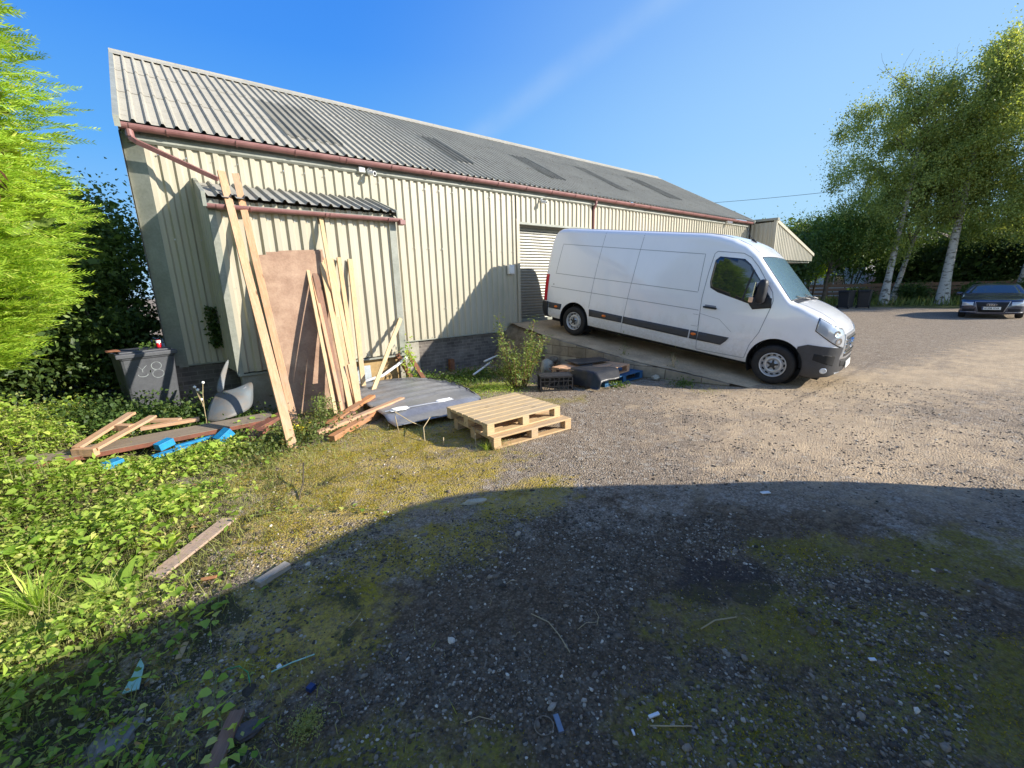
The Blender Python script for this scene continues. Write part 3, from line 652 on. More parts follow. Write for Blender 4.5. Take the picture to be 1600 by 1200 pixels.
def sideplanes(poly,side=-1,ymin=.3):
    """convex polygon in (x,z), counter-clockwise seen with x right, z up"""
    P=[((0,side*ymin,0),(0,-side,0))]; cx=sum(p[0] for p in poly)/len(poly); cz=sum(p[1] for p in poly)/len(poly)
    for (a,b),(c,d) in zip(poly,poly[1:]+poly[:1]):
        n=Vector((d-b,0,-(c-a))); 
        if n.dot(Vector((a-cx,0,b-cz)))<0: n=-n
        P.append(((a,0,b),tuple(n.normalized())))
    return P
def frontplanes(poly,xmin):
    P=[((xmin,0,0),(-1,0,0))]; cy=sum(p[0] for p in poly)/len(poly); cz=sum(p[1] for p in poly)/len(poly)
    for (a,b),(c,d) in zip(poly,poly[1:]+poly[:1]):
        n=Vector((0,d-b,-(c-a)))
        if n.dot(Vector((0,a-cy,b-cz)))<0: n=-n
        P.append(((0,a,b),tuple(n.normalized())))
    return P
def ribbon(bvh,pts,side,w=.009,off=.003,closed=False):
    """thin dark line following the body side through (x,z) points"""
    g=MB(); P=[Vector((x,0,z)) for x,z in pts]; 
    if closed: P.append(P[0])
    Q=[]
    for a,b in zip(P,P[1:]):
        n=max(1,int((b-a).length/.04)); Q+=[a.lerp(b,k/n) for k in range(n)]
    Q.append(P[-1]); v=[]
    for i,q in enumerate(Q):
        d=(Q[min(i+1,len(Q)-1)]-Q[max(0,i-1)]).normalized(); s=Vector((-d.z,0,d.x))*w/2; row=[]
        for e in(q+s,q-s):
            h=bvh.ray_cast(Vector((e.x,side*3,e.z)),Vector((0,-side,0)))
            row.append((h[0]+h[1]*off) if h[0] else None)
        if None in row: continue
        v+=row
    k=len(v)//2; g.add(v,[(2*i,2*i+1,2*i+3,2*i+2) for i in range(k-1)]); return g
def wheel(parent,c,R,w,side,rimR,m_rim,dish=.05,spokes=0):
    wo=bpy.data.objects.new('wheel',None); COL.objects.link(wo); wo.parent=parent
    s=side
    g=MB(); g.lathe([(-w/2,rimR),(-w/2,R*.88),(-w/2+.02,R*.965),(-w/2+.05,R),(w/2-.05,R),(w/2-.02,R*.965),(w/2-.002,R*.93),(w/2+.004,R*.80),(w/2,rimR+.012),(w/2-.012,rimR)],c,'y',56,s); obj('tyre',g,M['rubber'],wo,smooth=True,world=False)
    g=MB(); h=w/2; g.lathe([(h-.012,rimR+.002),(h-.004,rimR),(h-.004,rimR-.012),(h-.03,rimR-.02),(h-.075,rimR-.03),(h-.08,rimR*.82),(h-.05,rimR*.72),(h-.03,rimR*.62),(h-.035,rimR*.48),(h-.06,rimR*.40),(h-.055,rimR*.3),(h-.02,rimR*.27),(h-.015,.0)],c,'y',56,s); r=obj('rim',g,m_rim,wo,smooth=True,world=False)
    g=MB()
    if spokes:
        for k in range(spokes):
            a=2*math.pi*k/spokes; g.add([(c[0]+rr*math.cos(a+da),c[1]+s*(h-.02),c[2]+rr*math.sin(a+da)) for rr,da in((rimR*.35,-.1),(rimR*.9,-.42),(rimR*.9,.42),(rimR*.35,.1))],[(0,1,2,3)]) 
    else:
        for k in range(12):
            a=2*math.pi*k/12+.1; cc=Vector((c[0]+rimR*.79*math.cos(a),c[1]+s*(h-.066),c[2]+rimR*.79*math.sin(a)))
            e1=Vector((math.cos(a),0,math.sin(a))); e2=Vector((-math.sin(a),0,math.cos(a)))
            g.add([cc+e1*.017*math.cos(t)+e2*.027*math.sin(t)+Vector((0,s*.008,0)) for t in np.linspace(0,2*math.pi,13)[:-1]],[tuple(range(12))])
    obj('vent_hole',g,M['dark'],r,world=False,fix=False)
    g=MB(); 
    for k in range(5):
        a=2*math.pi*k/5+.3; e1=Vector((math.cos(a),0,math.sin(a))); e2=Vector((-math.sin(a),0,math.cos(a))); cc=Vector((c[0],c[1]+s*(h-.012),c[2]))
        g.prism([cc-e2*.018,cc+e1*rimR*.42-e2*.014,cc+e1*rimR*.42+e2*.014,cc+e2*.018],(0,s*.012,0))
    g.lathe([(h-.015,rimR*.2),(h+.004,rimR*.18),(h+.006,0)],c,'y',24,s); obj('hub_cap',g,M['blackpl'],r,world=False)
def text(name,s,size,m,mx,parent,ext=.001,sx_=1.):
    cu=bpy.data.curves.new(name,'FONT'); cu.body=s; cu.size=size; cu.extrude=ext; cu.align_x='CENTER'; cu.align_y='CENTER'; cu.offset=.0015
    o=bpy.data.objects.new(name,cu); COL.objects.link(o); dg=bpy.context.evaluated_depsgraph_get(); dg.update(); me=bpy.data.meshes.new_from_object(o.evaluated_get(dg)); bpy.data.objects.remove(o)
    me.transform(Matrix.Diagonal((sx_,1,1,1))); me.transform(mx); return obj(name,me,m,parent,fix=False,world=False)
# ---------------------------------------------------------------- white panel van on the ramp
def build_van():
    mx=Matrix.Translation((8.444,7.292,.614))@Matrix.Rotation(rad(-82.72),4,'Z')@Matrix.Rotation(rad(8.08),4,'Y')
    vn=thing('panel_van','large white long-wheelbase high-roof panel van parked nose-down on the ramp at the shutter','van',mx)
    Zt=[(-1.0,1.7),(-.97,2.25),(-.90,2.40),(-.80,2.46),(-.6,2.48),(2.7,2.50),(2.95,2.48),(3.2,2.43),(3.45,2.33),(3.62,2.21),(3.68,2.16),(4.30,1.50),(4.36,1.455),(4.5,1.42),(4.75,1.335),(4.95,1.235),(5.08,1.135),(5.15,1.03),(5.19,.88),(5.215,.62),(5.22,.5)]
    Wt=[(-1.02,.93),(-.97,.975),(-.85,.99),(-.5,1.0),(4.35,1.0),(4.6,.985),(4.8,.95),(4.95,.90),(5.05,.83),(5.12,.74),(5.17,.62),(5.20,.48),(5.22,.3)]
    Bt=[(-1.02,.42),(-.9,.34),(-.6,.31),(4.5,.27),(4.9,.25),(5.1,.29),(5.22,.38)]
    Rt=[(-1,.16),(2.6,.17),(3.3,.2),(3.6,.16),(4.3,.13),(4.6,.15),(5,.2),(5.22,.12)]
    def tum(x):
        k=1. if x<4.2 else max(.5,1-(x-4.2)*.6)
        return lambda z:k*(.095*max(0,z-1.0)**1.7 if z<3 else 0)+(.012*math.exp(-((z-1.22)/.05)**2)*0)
    ring=ringfn(lambda x:smoothtab(Wt,x,.03),lambda x:interp(Bt,x),lambda x:smoothtab(Zt,x,.035),lambda x:interp(Rt,x),tum,1.0)
    xs=sorted(set([round(k,3) for k in list(np.linspace(-1.0,-.7,12))+list(np.linspace(-.6,2.6,26))+list(np.linspace(2.65,4.4,50))+list(np.linspace(4.42,5.0,26))+list(np.linspace(5.01,5.218,26))]))
    full=loft(xs,ring).mesh('full'); fixn(full); full.polygons.foreach_set('use_smooth',[True]*len(full.polygons))
    bv=bmesh.new(); bv.from_mesh(full); bvh=BVHTree.FromBMesh(bv); bv.free()
    cut=[]
    for x,r in((0.,.415),(4.332,.43)):
        for s in(-1,1): c=MB(); n=40; c.prism([(x+r*math.cos(2*math.pi*k/n),s*.66,.37+r*math.sin(2*math.pi*k/n)*1.02) for k in range(n)],(0,s*.6,0)); cut.append(c)
    body=boolcut(full.copy(),cut); body.materials.clear()
    bo=obj('body',body,M['white'],vn,fix=False,world=False)
    for p in bo.data.polygons: p.use_smooth=True
    es=bo.modifiers.new('es','EDGE_SPLIT'); es.split_angle=rad(38)
    ck=body.copy()
    def part(nm,planes,m,off=.006,par=None,src=None): return obj(nm,cutpatch(src or full,planes,off),M[m] if isinstance(m,str) else m,par or vn,smooth=True,fix=False,world=False)
    # dark arch liners
    for x,r in((0.,.412),(4.332,.427)):
        for s in(-1,1):
            g=MB(); n=30; v=[]
            for k in range(n+1):
                a=-.55+(math.pi+1.1)*k/n
                for y in(.995,.66): v.append((x+r*math.cos(a),s*y,.37+r*math.sin(a)*1.02))
            g.add(v,[(2*k,2*k+1,2*k+3,2*k+2) for k in range(n)]); g.add([(x+r*math.cos(a),s*.665,.37+r*math.sin(a)) for a in np.linspace(0,2*math.pi,30)[:-1]],[tuple(range(29))]); obj('arch_liner',g,M['dark'],vn,fix=False,world=False)
    g=MB(); g.bb(-.8,5.0,-.8,.8,.22,.33); obj('underbody',g,M['dark'],vn,world=False)
    g=MB(); g.tube([(0,-.8,.35),(0,.8,.35)],.05,10); g.tube([(4.33,-.8,.35),(4.33,.8,.35)],.05,10); obj('axle',g,M['dark'],vn,world=False)
    for s in(-1,1):
        for x in(0,4.332): wheel(vn,(x,s*.87,.345),.345,.225,s,.212,M['steel'])
    # glass
    win=[(3.02,1.52),(2.99,1.62),(2.985,1.99),(3.05,2.06),(3.46,2.05),(3.58,1.97),(3.86,1.66),(4.02,1.47),(4.05,1.33),(3.90,1.30),(3.16,1.46)]
    for s in(-1,1):
        part('window_seal',sideplanes([((x-3.45)*1.035+3.45,(z-1.7)*1.05+1.7) for x,z in win],s),'blackpl',.0045)
        wg=part('side_window',sideplanes(win,s),'glass',.008)
        # quarter light divider and black corner panel
        part('corner_panel',sideplanes([(3.70,1.345),(3.83,1.5),(4.055,1.46),(4.085,1.30),(3.80,1.235)],s),'blackpl',.013)
        g=ribbon(bvh,[(3.60,1.36),(3.66,1.90)],s,.03,.012); obj('window_bar',g,M['blackpl'],wg,fix=False,world=False)
    ws=[((3.62,0,0),(-1,0,0)),((3.695,0,2.135),(-.74,0,.67))]
    P=[((3.715,0,0),(-1,0,0)),((4.325,0,0),(1,0,0)),((0,0,1.4),(0,0,-1))]
    for s in(-1,1): P.append(((3.7,s*.775,2.13),tuple(Vector((.02,s,.10*0+ .17)).normalized())))
    part('windscreen_seal',[(Vector(a)+Vector(b)*.016,b) for a,b in P],'blackpl',.004)
    wso=part('windscreen',P,'wsglass',.008)
    g=MB()
    for y0,y1 in((-.55,-.02),(.12,.7)):
        def wsurf(x,y): h=bvh.ray_cast(Vector((x,y,3)),Vector((0,0,-1))); return h[0]+h[1]*.03
        g.tube([wsurf(4.40,y1),wsurf(4.36,(y0+y1)/2),wsurf(4.30,y0+.02)],.008,6); g.tube([wsurf(4.44,y1-.03),wsurf(4.38,y1-.1)],.014,6)
    obj('wiper',g,M['blackpl'],vn,world=False)
    part('scuttle',[((4.345,0,0),(-1,0,0)),((4.425,0,0),(1,0,0)),((0,0,1.3),(0,0,-1)),((0,.80,0),(0,1,0)),((0,-.80,0),(0,-1,0))],'blackpl',.005)
    # black lower stripe panels with amber lamps
    for s in(-1,1):
        part('rubbing_strip',sideplanes([(.44,.545),(1.295,.545),(1.295,.685),(.42,.70)],s),'greypl',.014)
        part('rubbing_strip',sideplanes([(1.325,.54),(2.79,.515),(2.79,.675),(1.325,.685)],s),'greypl',.014)
        part('rubbing_strip',sideplanes([(2.82,.515),(2.965,.513),(2.965,.675),(2.82,.675)],s),'greypl',.014)
        part('rubbing_strip',sideplanes([(2.98,.512),(3.42,.51),(3.50,.60),(3.54,.672),(2.98,.675)],s),'greypl',.014)
        part('rubbing_strip',sideplanes([(-.80,.555),(-.42,.555),(-.40,.695),(-.80,.695)],s),'greypl',.012)
        for x in(.84,2.89,-.56):
            h=bvh.ray_cast(Vector((x,s*3,.615)),Vector((0,-s,0)))[0]; g=MB(); g.lathe([(0,.052),(.02,.048),(.026,.03),(.028,0)],h,'y',20,s)
            for i,q in enumerate(g.v): g.v[i]=(q[0],q[1],.615+(q[2]-h.z)*.55)
            for i,q in enumerate(g.v): g.v[i]=(q[0],q[1]+s*.01,q[2])
            obj('side_marker',g,M['orange'],vn,smooth=True,world=False)
    # bumpers: lower front wraps from arch to arch
    bp=[((4.60,0,0),(-1,0,0)),((4.66,0,.745),tuple(Vector((-.23,0,1)).normalized())),((5.13,0,.80),(.35,0,.94))]
    P=[((4.33,0,0),(-1,0,0)),((4.61,0,.735),tuple(Vector((-.42,0,.9)).normalized())),((5.02,0,.80),(0,0,1))]
    fb=obj('front_bumper',cutpatch(boolcut(full.copy(),[c for c in cut[2:]]),[((4.62,0,0),(-1,0,0))]+P[1:],.014),M['greypl'],vn,smooth=True,fix=False,world=False)
    es=fb.modifiers.new('es','EDGE_SPLIT'); es.split_angle=rad(38)
    g=MB()
    P=[((-.82,0,0),(1,0,0)),((0,0,.70),(0,0,1))]; rb=part('rear_bumper',P,'blackpl',.035)
    # headlights wrap round the corner
    for s in(-1,1):
        hl=[((4.80,0,0),(-1,0,0)),((4.80,0,1.235),tuple(Vector((.50,0,1)).normalized())),((4.86,0,1.0),tuple(Vector((-.66,0,-1)).normalized())),((5.12,0,.775),tuple(Vector((.0,0,-1)).normalized())),((0,s*.60,0),(0,-s,0))]
        part('headlight_bezel',[(Vector(a)+Vector(b)*.012,b) for a,b in hl],'blackpl',.004)
        h=part('headlight',hl,'lens',.012)
        # reflector bowls inside the lens area
        for (x,z,r) in((4.97,1.02,.055),(5.04,.90,.06)):
            hit=bvh.ray_cast(Vector((x+.6,s*1.6,z)),Vector((-.5,-s*.8,0)).normalized())
            if hit[0]:
                n=hit[1]; c=hit[0]+n*.016; e1=n.cross(Vector((0,0,1))).normalized(); e2=n.cross(e1); g=MB()
                g.add([c+e1*r*math.cos(t_)+e2*r*math.sin(t_) for t_ in np.linspace(0,2*math.pi,19)[:-1]]+[c+e1*r*.45*math.cos(t_)+e2*r*.45*math.sin(t_)-n*.004 for t_ in np.linspace(0,2*math.pi,19)[:-1]],[(k,(k+1)%18,18+(k+1)%18,18+k) for k in range(18)]); obj('reflector',g,M['chrome'],h,fix=False,world=False)
    # grille: surround, slats, emblem
    gs=part('grille_surround',frontplanes([(-.62,.60),(.62,.60),(.56,1.01),(-.56,1.01)],4.9),'silver',.016)
    gr=part('grille',frontplanes([(-.50,.64),(.50,.64),(.46,.97),(-.46,.97)],4.9),'blackpl',.020)
    for z in(.70,.77,.84,.91): part('slat',frontplanes([(-.5,z-.011),(.5,z-.011),(.5,z+.013),(-.5,z+.013)],4.9),'chrome',.030,gr)
    h=bvh.ray_cast(Vector((7,0,.84)),Vector((-1,0,0)))[0]; e=MB(); e.lathe([(0,.085),(.03,.085),(.034,.075),(.034,.062),(.02,.06)],(h.x+.02,0,.84),'x',32)
    e.bb(h.x+.03,h.x+.056,-.115,.115,.822,.858); obj('emblem',e,M['chrome'],gr,world=False)
    part('air_intake',frontplanes([(-.50,.47),(.50,.47),(.56,.58),(-.56,.58)],4.95),'dark',.018,fb)
    part('chrome_lip',frontplanes([(-.6,.345),(.6,.345),(.62,.365),(-.62,.365)],5.05),'silver',.02,fb)
    for s in(-1,1):
        # side vent and fog lamp in the bumper
        part('bumper_vent',[((4.86,0,0),(-1,0,0)),((5.12,0,0),(1,0,0)),((0,0,.665),(0,0,1)),((4.9,0,.55),tuple(Vector((-.25,0,-1)).normalized())),((0,s*.4,0),(0,-s,0))],'dark',.0165,fb)
        hit=bvh.ray_cast(Vector((5.02+.6,s*(.82+.75),.40)),Vector((-.62,-s*.78,0)).normalized())
        n=hit[1]; n.z=0; n.normalize(); c=hit[0]+n*.016; e1=n.cross(Vector((0,0,1))); g=MB()
        for r0,r1,d0,d1 in((.062,.048,.0,.006),(.048,.0,.006,.004)):
            g.add([c+n*d0+e1*r0*math.cos(t_)+Vector((0,0,r0*.8*math.sin(t_))) for t_ in np.linspace(0,2*math.pi,19)[:-1]]+[c+n*d1+e1*max(r1,.001)*math.cos(t_)+Vector((0,0,max(r1,.001)*.8*math.sin(t_))) for t_ in np.linspace(0,2*math.pi,19)[:-1]],[(k,(k+1)%18,18+(k+1)%18,18+k) for k in range(18)])
        obj('fog_lamp',g,M['lens'],fb,fix=False,world=False)
    g=MB(); g.box((5.255,0,.475),(.012,.52,.112),Matrix.Rotation(rad(-8),3,'Y')); pl=obj('number_plate',g,M['plate'],vn,world=False)
    # panel gaps and pressed lines on the side
    for s in(-1,1):
        g=ribbon(bvh,[(2.99,.33),(2.90,1.30),(2.905,1.78),(2.925,2.12),(2.97,2.165),(3.42,2.16),(3.56,2.10),(3.72,1.95),(4.04,1.56),(4.085,1.42),(4.075,1.30),(4.0,.86),(3.9,.62),(3.86,.36),(2.99,.33)],s,.011,.002); obj('door_gap',g,M['gap'],vn,fix=False,world=False)
        for pts,w in (([(-.68,1.42),(-.62,2.09),(2.76,2.10),(2.80,1.42)],.010),([(-.70,1.405),(2.80,1.405)],.010),([(-.78,1.075),(2.89,1.075)],.011),([(.50,2.42),(.45,1.6),(.40,.72)],.008),([(1.43,2.42),(1.39,1.6),(1.31,.34)],.009),([(2.92,1.02),(3.3,.97),(3.55,.78)],.006),([(2.80,.99),(2.92,.99),(2.94,.80),(2.93,.77),(2.80,.77)],.006)):
            obj('pressed_line',ribbon(bvh,pts,s,w,.0015),M['gap'],vn,fix=False,world=False)
        h=bvh.ray_cast(Vector((3.09,s*3,1.155)),Vector((0,-s,0)))[0]; g=MB(); g.box((3.09,h.y+s*.02,1.155),(.25,.035,.034)); obj('door_handle',g,M['blackpl'],vn,bevel=.01,world=False)
        g=MB(); g.box((3.09,h.y+s*.001,1.165),(.20,.012,.07)); obj('handle_recess',g,M['gap'],vn,bevel=.004,world=False)
        # mirror: arm, tall housing, amber repeater
        g=MB(); g.tube([(3.93,s*.90,1.38),(3.92,s*1.03,1.42),(3.90,s*1.10,1.50)],[.05,.04,.045],10); a=obj('mirror_arm',g,M['blackpl'],vn,smooth=True,world=False)
        g=MB(); v=[]; 
        for i,(z,k) in enumerate(((1.36,.5),(1.39,.86),(1.47,1.0),(1.6,1.0),(1.70,.92),(1.75,.7),(1.765,.35))):
            for t_ in np.linspace(0,2*math.pi,17)[:-1]: c_,s_=math.cos(t_),math.sin(t_); v.append((3.91+.075*k*math.copysign(abs(c_)**.7,c_),s*(1.12)+.10*k*math.copysign(abs(s_)**.7,s_),z))
        g.add(v,[(i*16+k,i*16+(k+1)%16,i*16+16+(k+1)%16,i*16+16+k) for i in range(6) for k in range(16)]+[tuple(range(15,-1,-1)),tuple(96+k for k in range(16))]); mo=obj('mirror_housing',g,M['blackpl'],vn,smooth=True,world=False)
        g=MB(); g.box((3.80,s*1.235,1.415),(.07,.03,.09)); obj('repeater',g,M['lamp'],mo,bevel=.012,world=False)
        g=MB(); g.box((3.81,s*1.135,1.58),(.012,.17,.26)); obj('mirror_glass',g,M['chrome'],mo,world=False)
        part('tail_light',[((-.885,0,0),(1,0,0)),((0,0,1.36),(0,0,1)),((0,0,.72),(0,0,-1)),((0,s*.84,0),(0,-s,0))],'red',.012)
    g=ribbon_top=MB()
    # bonnet shut line, roof aerial, small sensor
    v=[]
    for s in(-1,1):
        q=MB(); pts=[]
        for x in np.linspace(4.36,5.06,14):
            h=bvh.ray_cast(Vector((x,s*(.76-.13*(x-4.36)),3)),Vector((0,0,-1)))
            if h[0]: pts.append(h[0]+h[1]*.001)
        q.tube(pts,.0045,5); obj('bonnet_gap',q,M['gap'],vn,world=False)
        q=MB(); pts=[]
        for x in np.linspace(-.7,3.62,26):
            h=bvh.ray_cast(Vector((x,s*.72,3)),Vector((0,0,-1)))
            if h[0]: pts.append(h[0]+h[1]*.001)
        q.tube(pts,.007,5); obj('roof_seam',q,M['gap'],vn,world=False)
    g=MB(); h=bvh.ray_cast(Vector((3.30,-.05,3)),Vector((0,0,-1)))[0]; g.prism([(h.x-.06,-.065,h.z-.01),(h.x+.06,-.065,h.z-.015),(h.x-.02,-.05,h.z+.05),(h.x-.055,-.05,h.z+.05)],(0,.03,0)); g.tube([(h.x-.04,-.05,h.z+.03),(h.x-.20,-.05,h.z+.26)],.006,6); obj('aerial',g,M['blackpl'],vn,world=False)
    g=MB(); g.lathe([(0,.016),(.006,.014),(.008,0)],(-.71,-.985,1.14),'y',12,-1); obj('lock_cap',g,M['dark'],vn,world=False)
    g=MB(); 
    # seat backs and headrests inside are only hinted at by the dark glass; interior grab rail seen through the window
build_van()
# ---------------------------------------------------------------- dark blue car at the right
def build_car():
    Xf=Vector((25.85,1.42,0)); ang=math.atan2(-1.42,-25.9)
    # local x forward (nose at +)
    mx=Matrix.Translation((28.6,1.69,0.0))@Matrix.Rotation(ang+rad(1),4,'Z')
    cr=thing('parked_car','dark navy blue coupe with four-ring emblem and a white number plate, parked facing the yard','car',mx)
    # wheelbase 2.75, nose at 3.65 from the rear axle
    x0=-1.0
    Zt=[(-1.0,.72),(-.9,.93),(-.6,1.0),(-.2,1.06),(.5,1.30),(.9,1.36),(1.25,1.37),(1.6,1.345),(2.3,.97),(2.4,.945),(2.9,.885),(3.3,.80),(3.5,.73),(3.6,.64),(3.63,.5)]
    Wt=[(-1.0,.75),(-.8,.87),(-.3,.92),(3.0,.925),(3.3,.89),(3.45,.82),(3.55,.70),(3.62,.5),(3.64,.3)]
    Zt=[(x-1.0+.07,z) for x,z in Zt]; Wt=[(x-.93,w) for x,w in Wt]
    Bt=[(-2,.25),(2.4,.20),(2.7,.19)]; Rt=[(-2,.12),(1.35,.14),(1.5,.1),(2.7,.14)]
    tum=lambda x:(lambda z:.62*max(0,z-.93)+.05*max(0,z-.6)**1.5)
    ring=ringfn(lambda x:smoothtab(Wt,x,.04),lambda x:interp(Bt,x),lambda x:smoothtab(Zt,x,.06),lambda x:interp(Rt,x),tum,.9,.02)
    xs=sorted(set([round(k,3) for k in list(np.linspace(-1.92,2.2,70))+list(np.linspace(2.2,2.70,30))]))
    full=loft(xs,ring).mesh('car'); fixn(full); full.polygons.foreach_set('use_smooth',[True]*len(full.polygons))
    bv=bmesh.new(); bv.from_mesh(full); bvh=BVHTree.FromBMesh(bv); bv.free(); cut=[]
    for x in(-.93,1.82):
        for s in(-1,1): c=MB(); c.prism([(x+.35*math.cos(2*math.pi*k/30),s*.62,.32+.35*math.sin(2*math.pi*k/30)) for k in range(30)],(0,s*.6,0)); cut.append(c)
    body=boolcut(full.copy(),cut); body.materials.clear(); o=obj('body',body,M['navy'],cr,fix=False,world=False)
    for p in o.data.polygons: p.use_smooth=True
    es=o.modifiers.new('es','EDGE_SPLIT'); es.split_angle=rad(38)
    def part(nm,planes,m,off=.006,par=None): return obj(nm,cutpatch(full,planes,off),M[m],par or cr,smooth=True,fix=False,world=False)
    for s in(-1,1):
        for x in(-.93,1.82): wheel(cr,(x,s*.80,.32),.32,.22,s,.215,M['steel'],spokes=5)
    P=[((.72,0,0),(-1,0,0)),((1.36,0,0),(1,0,0)),((0,0,.90),(0,0,-1))]
    for s in(-1,1): P.append(((1.0,s*.60,1.2),tuple(Vector((.0,s,.62)).normalized())))
    part('windscreen',P,'glass',.006)
    for s in(-1,1):
        part('side_window',sideplanes([(-.5,.97),(.95,.97),(.55,1.28),(-.2,1.28)],s,.2),'glass',.006)
        part('headlight',[((2.3,0,0),(-1,0,0)),((0,0,.665),(0,0,1)),((0,0,.585),(0,-s*.10,-1)),((0,s*.52,0),(0,-s,0)),((0,s*.84,0),(0,s,0))],'lens',.006)
        part('lower_intake',[((2.3,0,0),(-1,0,0)),((0,0,.40),(0,0,1)),((0,0,.29),(0,0,-1)),((0,s*.45,0),(0,-s,0)),((0,s*.80,0),(0,s,0))],'dark',.005)
        part('bumper_trim',[((2.3,0,0),(-1,0,0)),((0,0,.275),(0,0,1)),((0,0,.255),(0,0,-1)),((0,s*.40,0),(0,-s,0)),((0,s*.85,0),(0,s,0))],'silver',.012)
        g=MB(); v=[]
        for z,k in((.90,.5),(.92,1),(1.0,1.),(1.03,.6)):
            for t_ in np.linspace(0,2*math.pi,13)[:-1]: v.append((1.0+.06*k*math.cos(t_),s*1.0+.11*k*math.sin(t_),z))
        g.add(v,[(i*12+k,i*12+(k+1)%12,i*12+12+(k+1)%12,i*12+12+k) for i in range(3) for k in range(12)]+[tuple(range(11,-1,-1)),tuple(36+k for k in range(12))]); g.tube([(1.02,s*.80,.90),(1.0,s*.95,.93)],.02,6); obj('door_mirror',g,M['navy'],cr,smooth=True,world=False)
    fp=[(-.46,.66),(.46,.66),(.34,.27),(-.34,.27)]
    part('grille_frame',frontplanes([(y*1.06,(z-.46)*1.07+.465) for y,z in fp],2.2),'silver',.010); gr=part('grille',frontplanes(fp,2.2),'dark',.014)
    h=bvh.ray_cast(Vector((5,0,.55)),Vector((-1,0,0)))[0]
    for k in range(4):
        g=MB(); cy=(-1.5+k)*.062; n=24; g.tube([(h.x+.03,cy+.042*math.cos(a),.555+.042*math.sin(a)) for a in np.linspace(0,2*math.pi,n)],.0065,6); obj('emblem_ring',g,M['chrome'],gr,world=False)
    g=MB(); g.box((h.x+.035,0,.42),(.01,.52,.112)); pl=obj('number_plate',g,M['plate'],cr,world=False)
    text('plate_text','WU08 XVA',.098,M['dark'],Matrix.Translation((h.x+.042,0,.418))@Matrix(((0,0,1,0),(1,0,0,0),(0,1,0,0),(0,0,0,1))),pl,.0012,.88)
    for y in(-.28,.14): g=MB(); g.box((.6,y,1.0),(.25,.18,.22)); 
    g=MB(); g.box((h.x+.0365,-.24,.42),(.012,.038,.108)); obj('plate_band',g,M['deepblue'],pl,world=False)
build_car()
# ---------------------------------------------------------------- pallets
def pallet(label,mx,m,L=1.2,Wd=1.0,nt_=7,group=None,name='pallet',miss=()):
    p=thing(name,label,'pallet',mx,group); H=.144
    def B(nm,x0,x1,y0,y1,z0,z1): g=MB(); g.bb(x0,x1,y0,y1,z0,z1); return obj(nm,g,m,p,bevel=.003,world=False)
    gap=.018; w=(Wd-gap*(nt_-1))/nt_
    for k in range(nt_):
        if k in miss: continue
        j=random.uniform(-.004,.004); B('deck_board',-L/2+j,L/2+j,-Wd/2+k*(w+gap),-Wd/2+k*(w+gap)+w,H-.02,H)
    for x in(-L/2,-.05,L/2-.1): B('cross_board',x,x+.1,-Wd/2,Wd/2,H-.041,H-.021)
    for x in(-L/2,-.05,L/2-.1):
        for y in(-Wd/2,-.05,Wd/2-.1): B('block',x,x+.1,y,y+.1,.021,H-.042)
    for y in(-Wd/2,-.05,Wd/2-.1): B('bottom_board',-L/2,L/2,y,y+.1,0,.02)
    return p
def T(x,y,z=0,a=0,ax=0,ay=0): return Matrix.Translation((x,y,z))@Matrix.Rotation(rad(a),4,'Z')@Matrix.Rotation(rad(ay),4,'Y')@Matrix.Rotation(rad(ax),4,'X')
GP='loose pallets in the yard'
pallet('clean pale pine pallet, lower one of the pair on the moss',T(3.16,4.09,.012,-3.5),M['pine'],1.17,.98,group=GP)
pallet('clean pale pine pallet, upper one of the pair on the moss',T(3.10,4.19,.158,-1.2),M['pine3'],1.13,.95,group=GP)
pallet('blue painted pallet on the ground against the ramp wall',T(6.33,5.22,.0,2),M['blue'],1.18,1.0,5,group=GP)
pallet('brown weathered pallet lying on top of the blue one',T(6.06,5.30,.148,7),M['pine2'],1.15,1.0,5,group=GP)
def sheetmesh(name,label):
    g=MB(); nx,ny=34,26; v=[]
    for j in range(ny):
        for i in range(nx):
            x=5.30+.70*i/(nx-1)+.12*math.sin(j*.3)*(i/(nx-1)); y=4.60+.72*j/(ny-1); z=.312+.012*noise.noise(Vector((x*5,y*5,2)))+.012
            e=max(0,5.52-x)*1.0+max(0,4.72+.04-y)*.8
            z-=min(.27,e*1.25); y2=y-.03*(e>0); x2=x+min(.12,max(0,5.5-x)*.45)
            x2+=.01*noise.noise(Vector((x*6,y*6,7))); v.append((x2,y2,z))
    g.add(v,[(j*nx+i,j*nx+i+1,j*nx+nx+i+1,j*nx+nx+i) for j in range(ny-1) for i in range(nx-1)]); o=obj(name,g,M['sheet'],smooth=True,fix=False); tag(o,label,'sheet')
    s=o.modifiers.new('s','SOLIDIFY'); s.thickness=.006
sheetmesh('plastic_sheet','black plastic sheet draped over the brown pallet beside the ramp')
g=MB(); g.prism([(5.75,5.35,.335),(6.5,5.2,.335),(6.62,5.55,.34),(5.9,5.85,.34)],(0,0,.02)); o=obj('rubber_mat',g,M['sheet'],bevel=.004); tag(o,'flat black rubber mat on top of the draped sheet and brown pallet','mat')
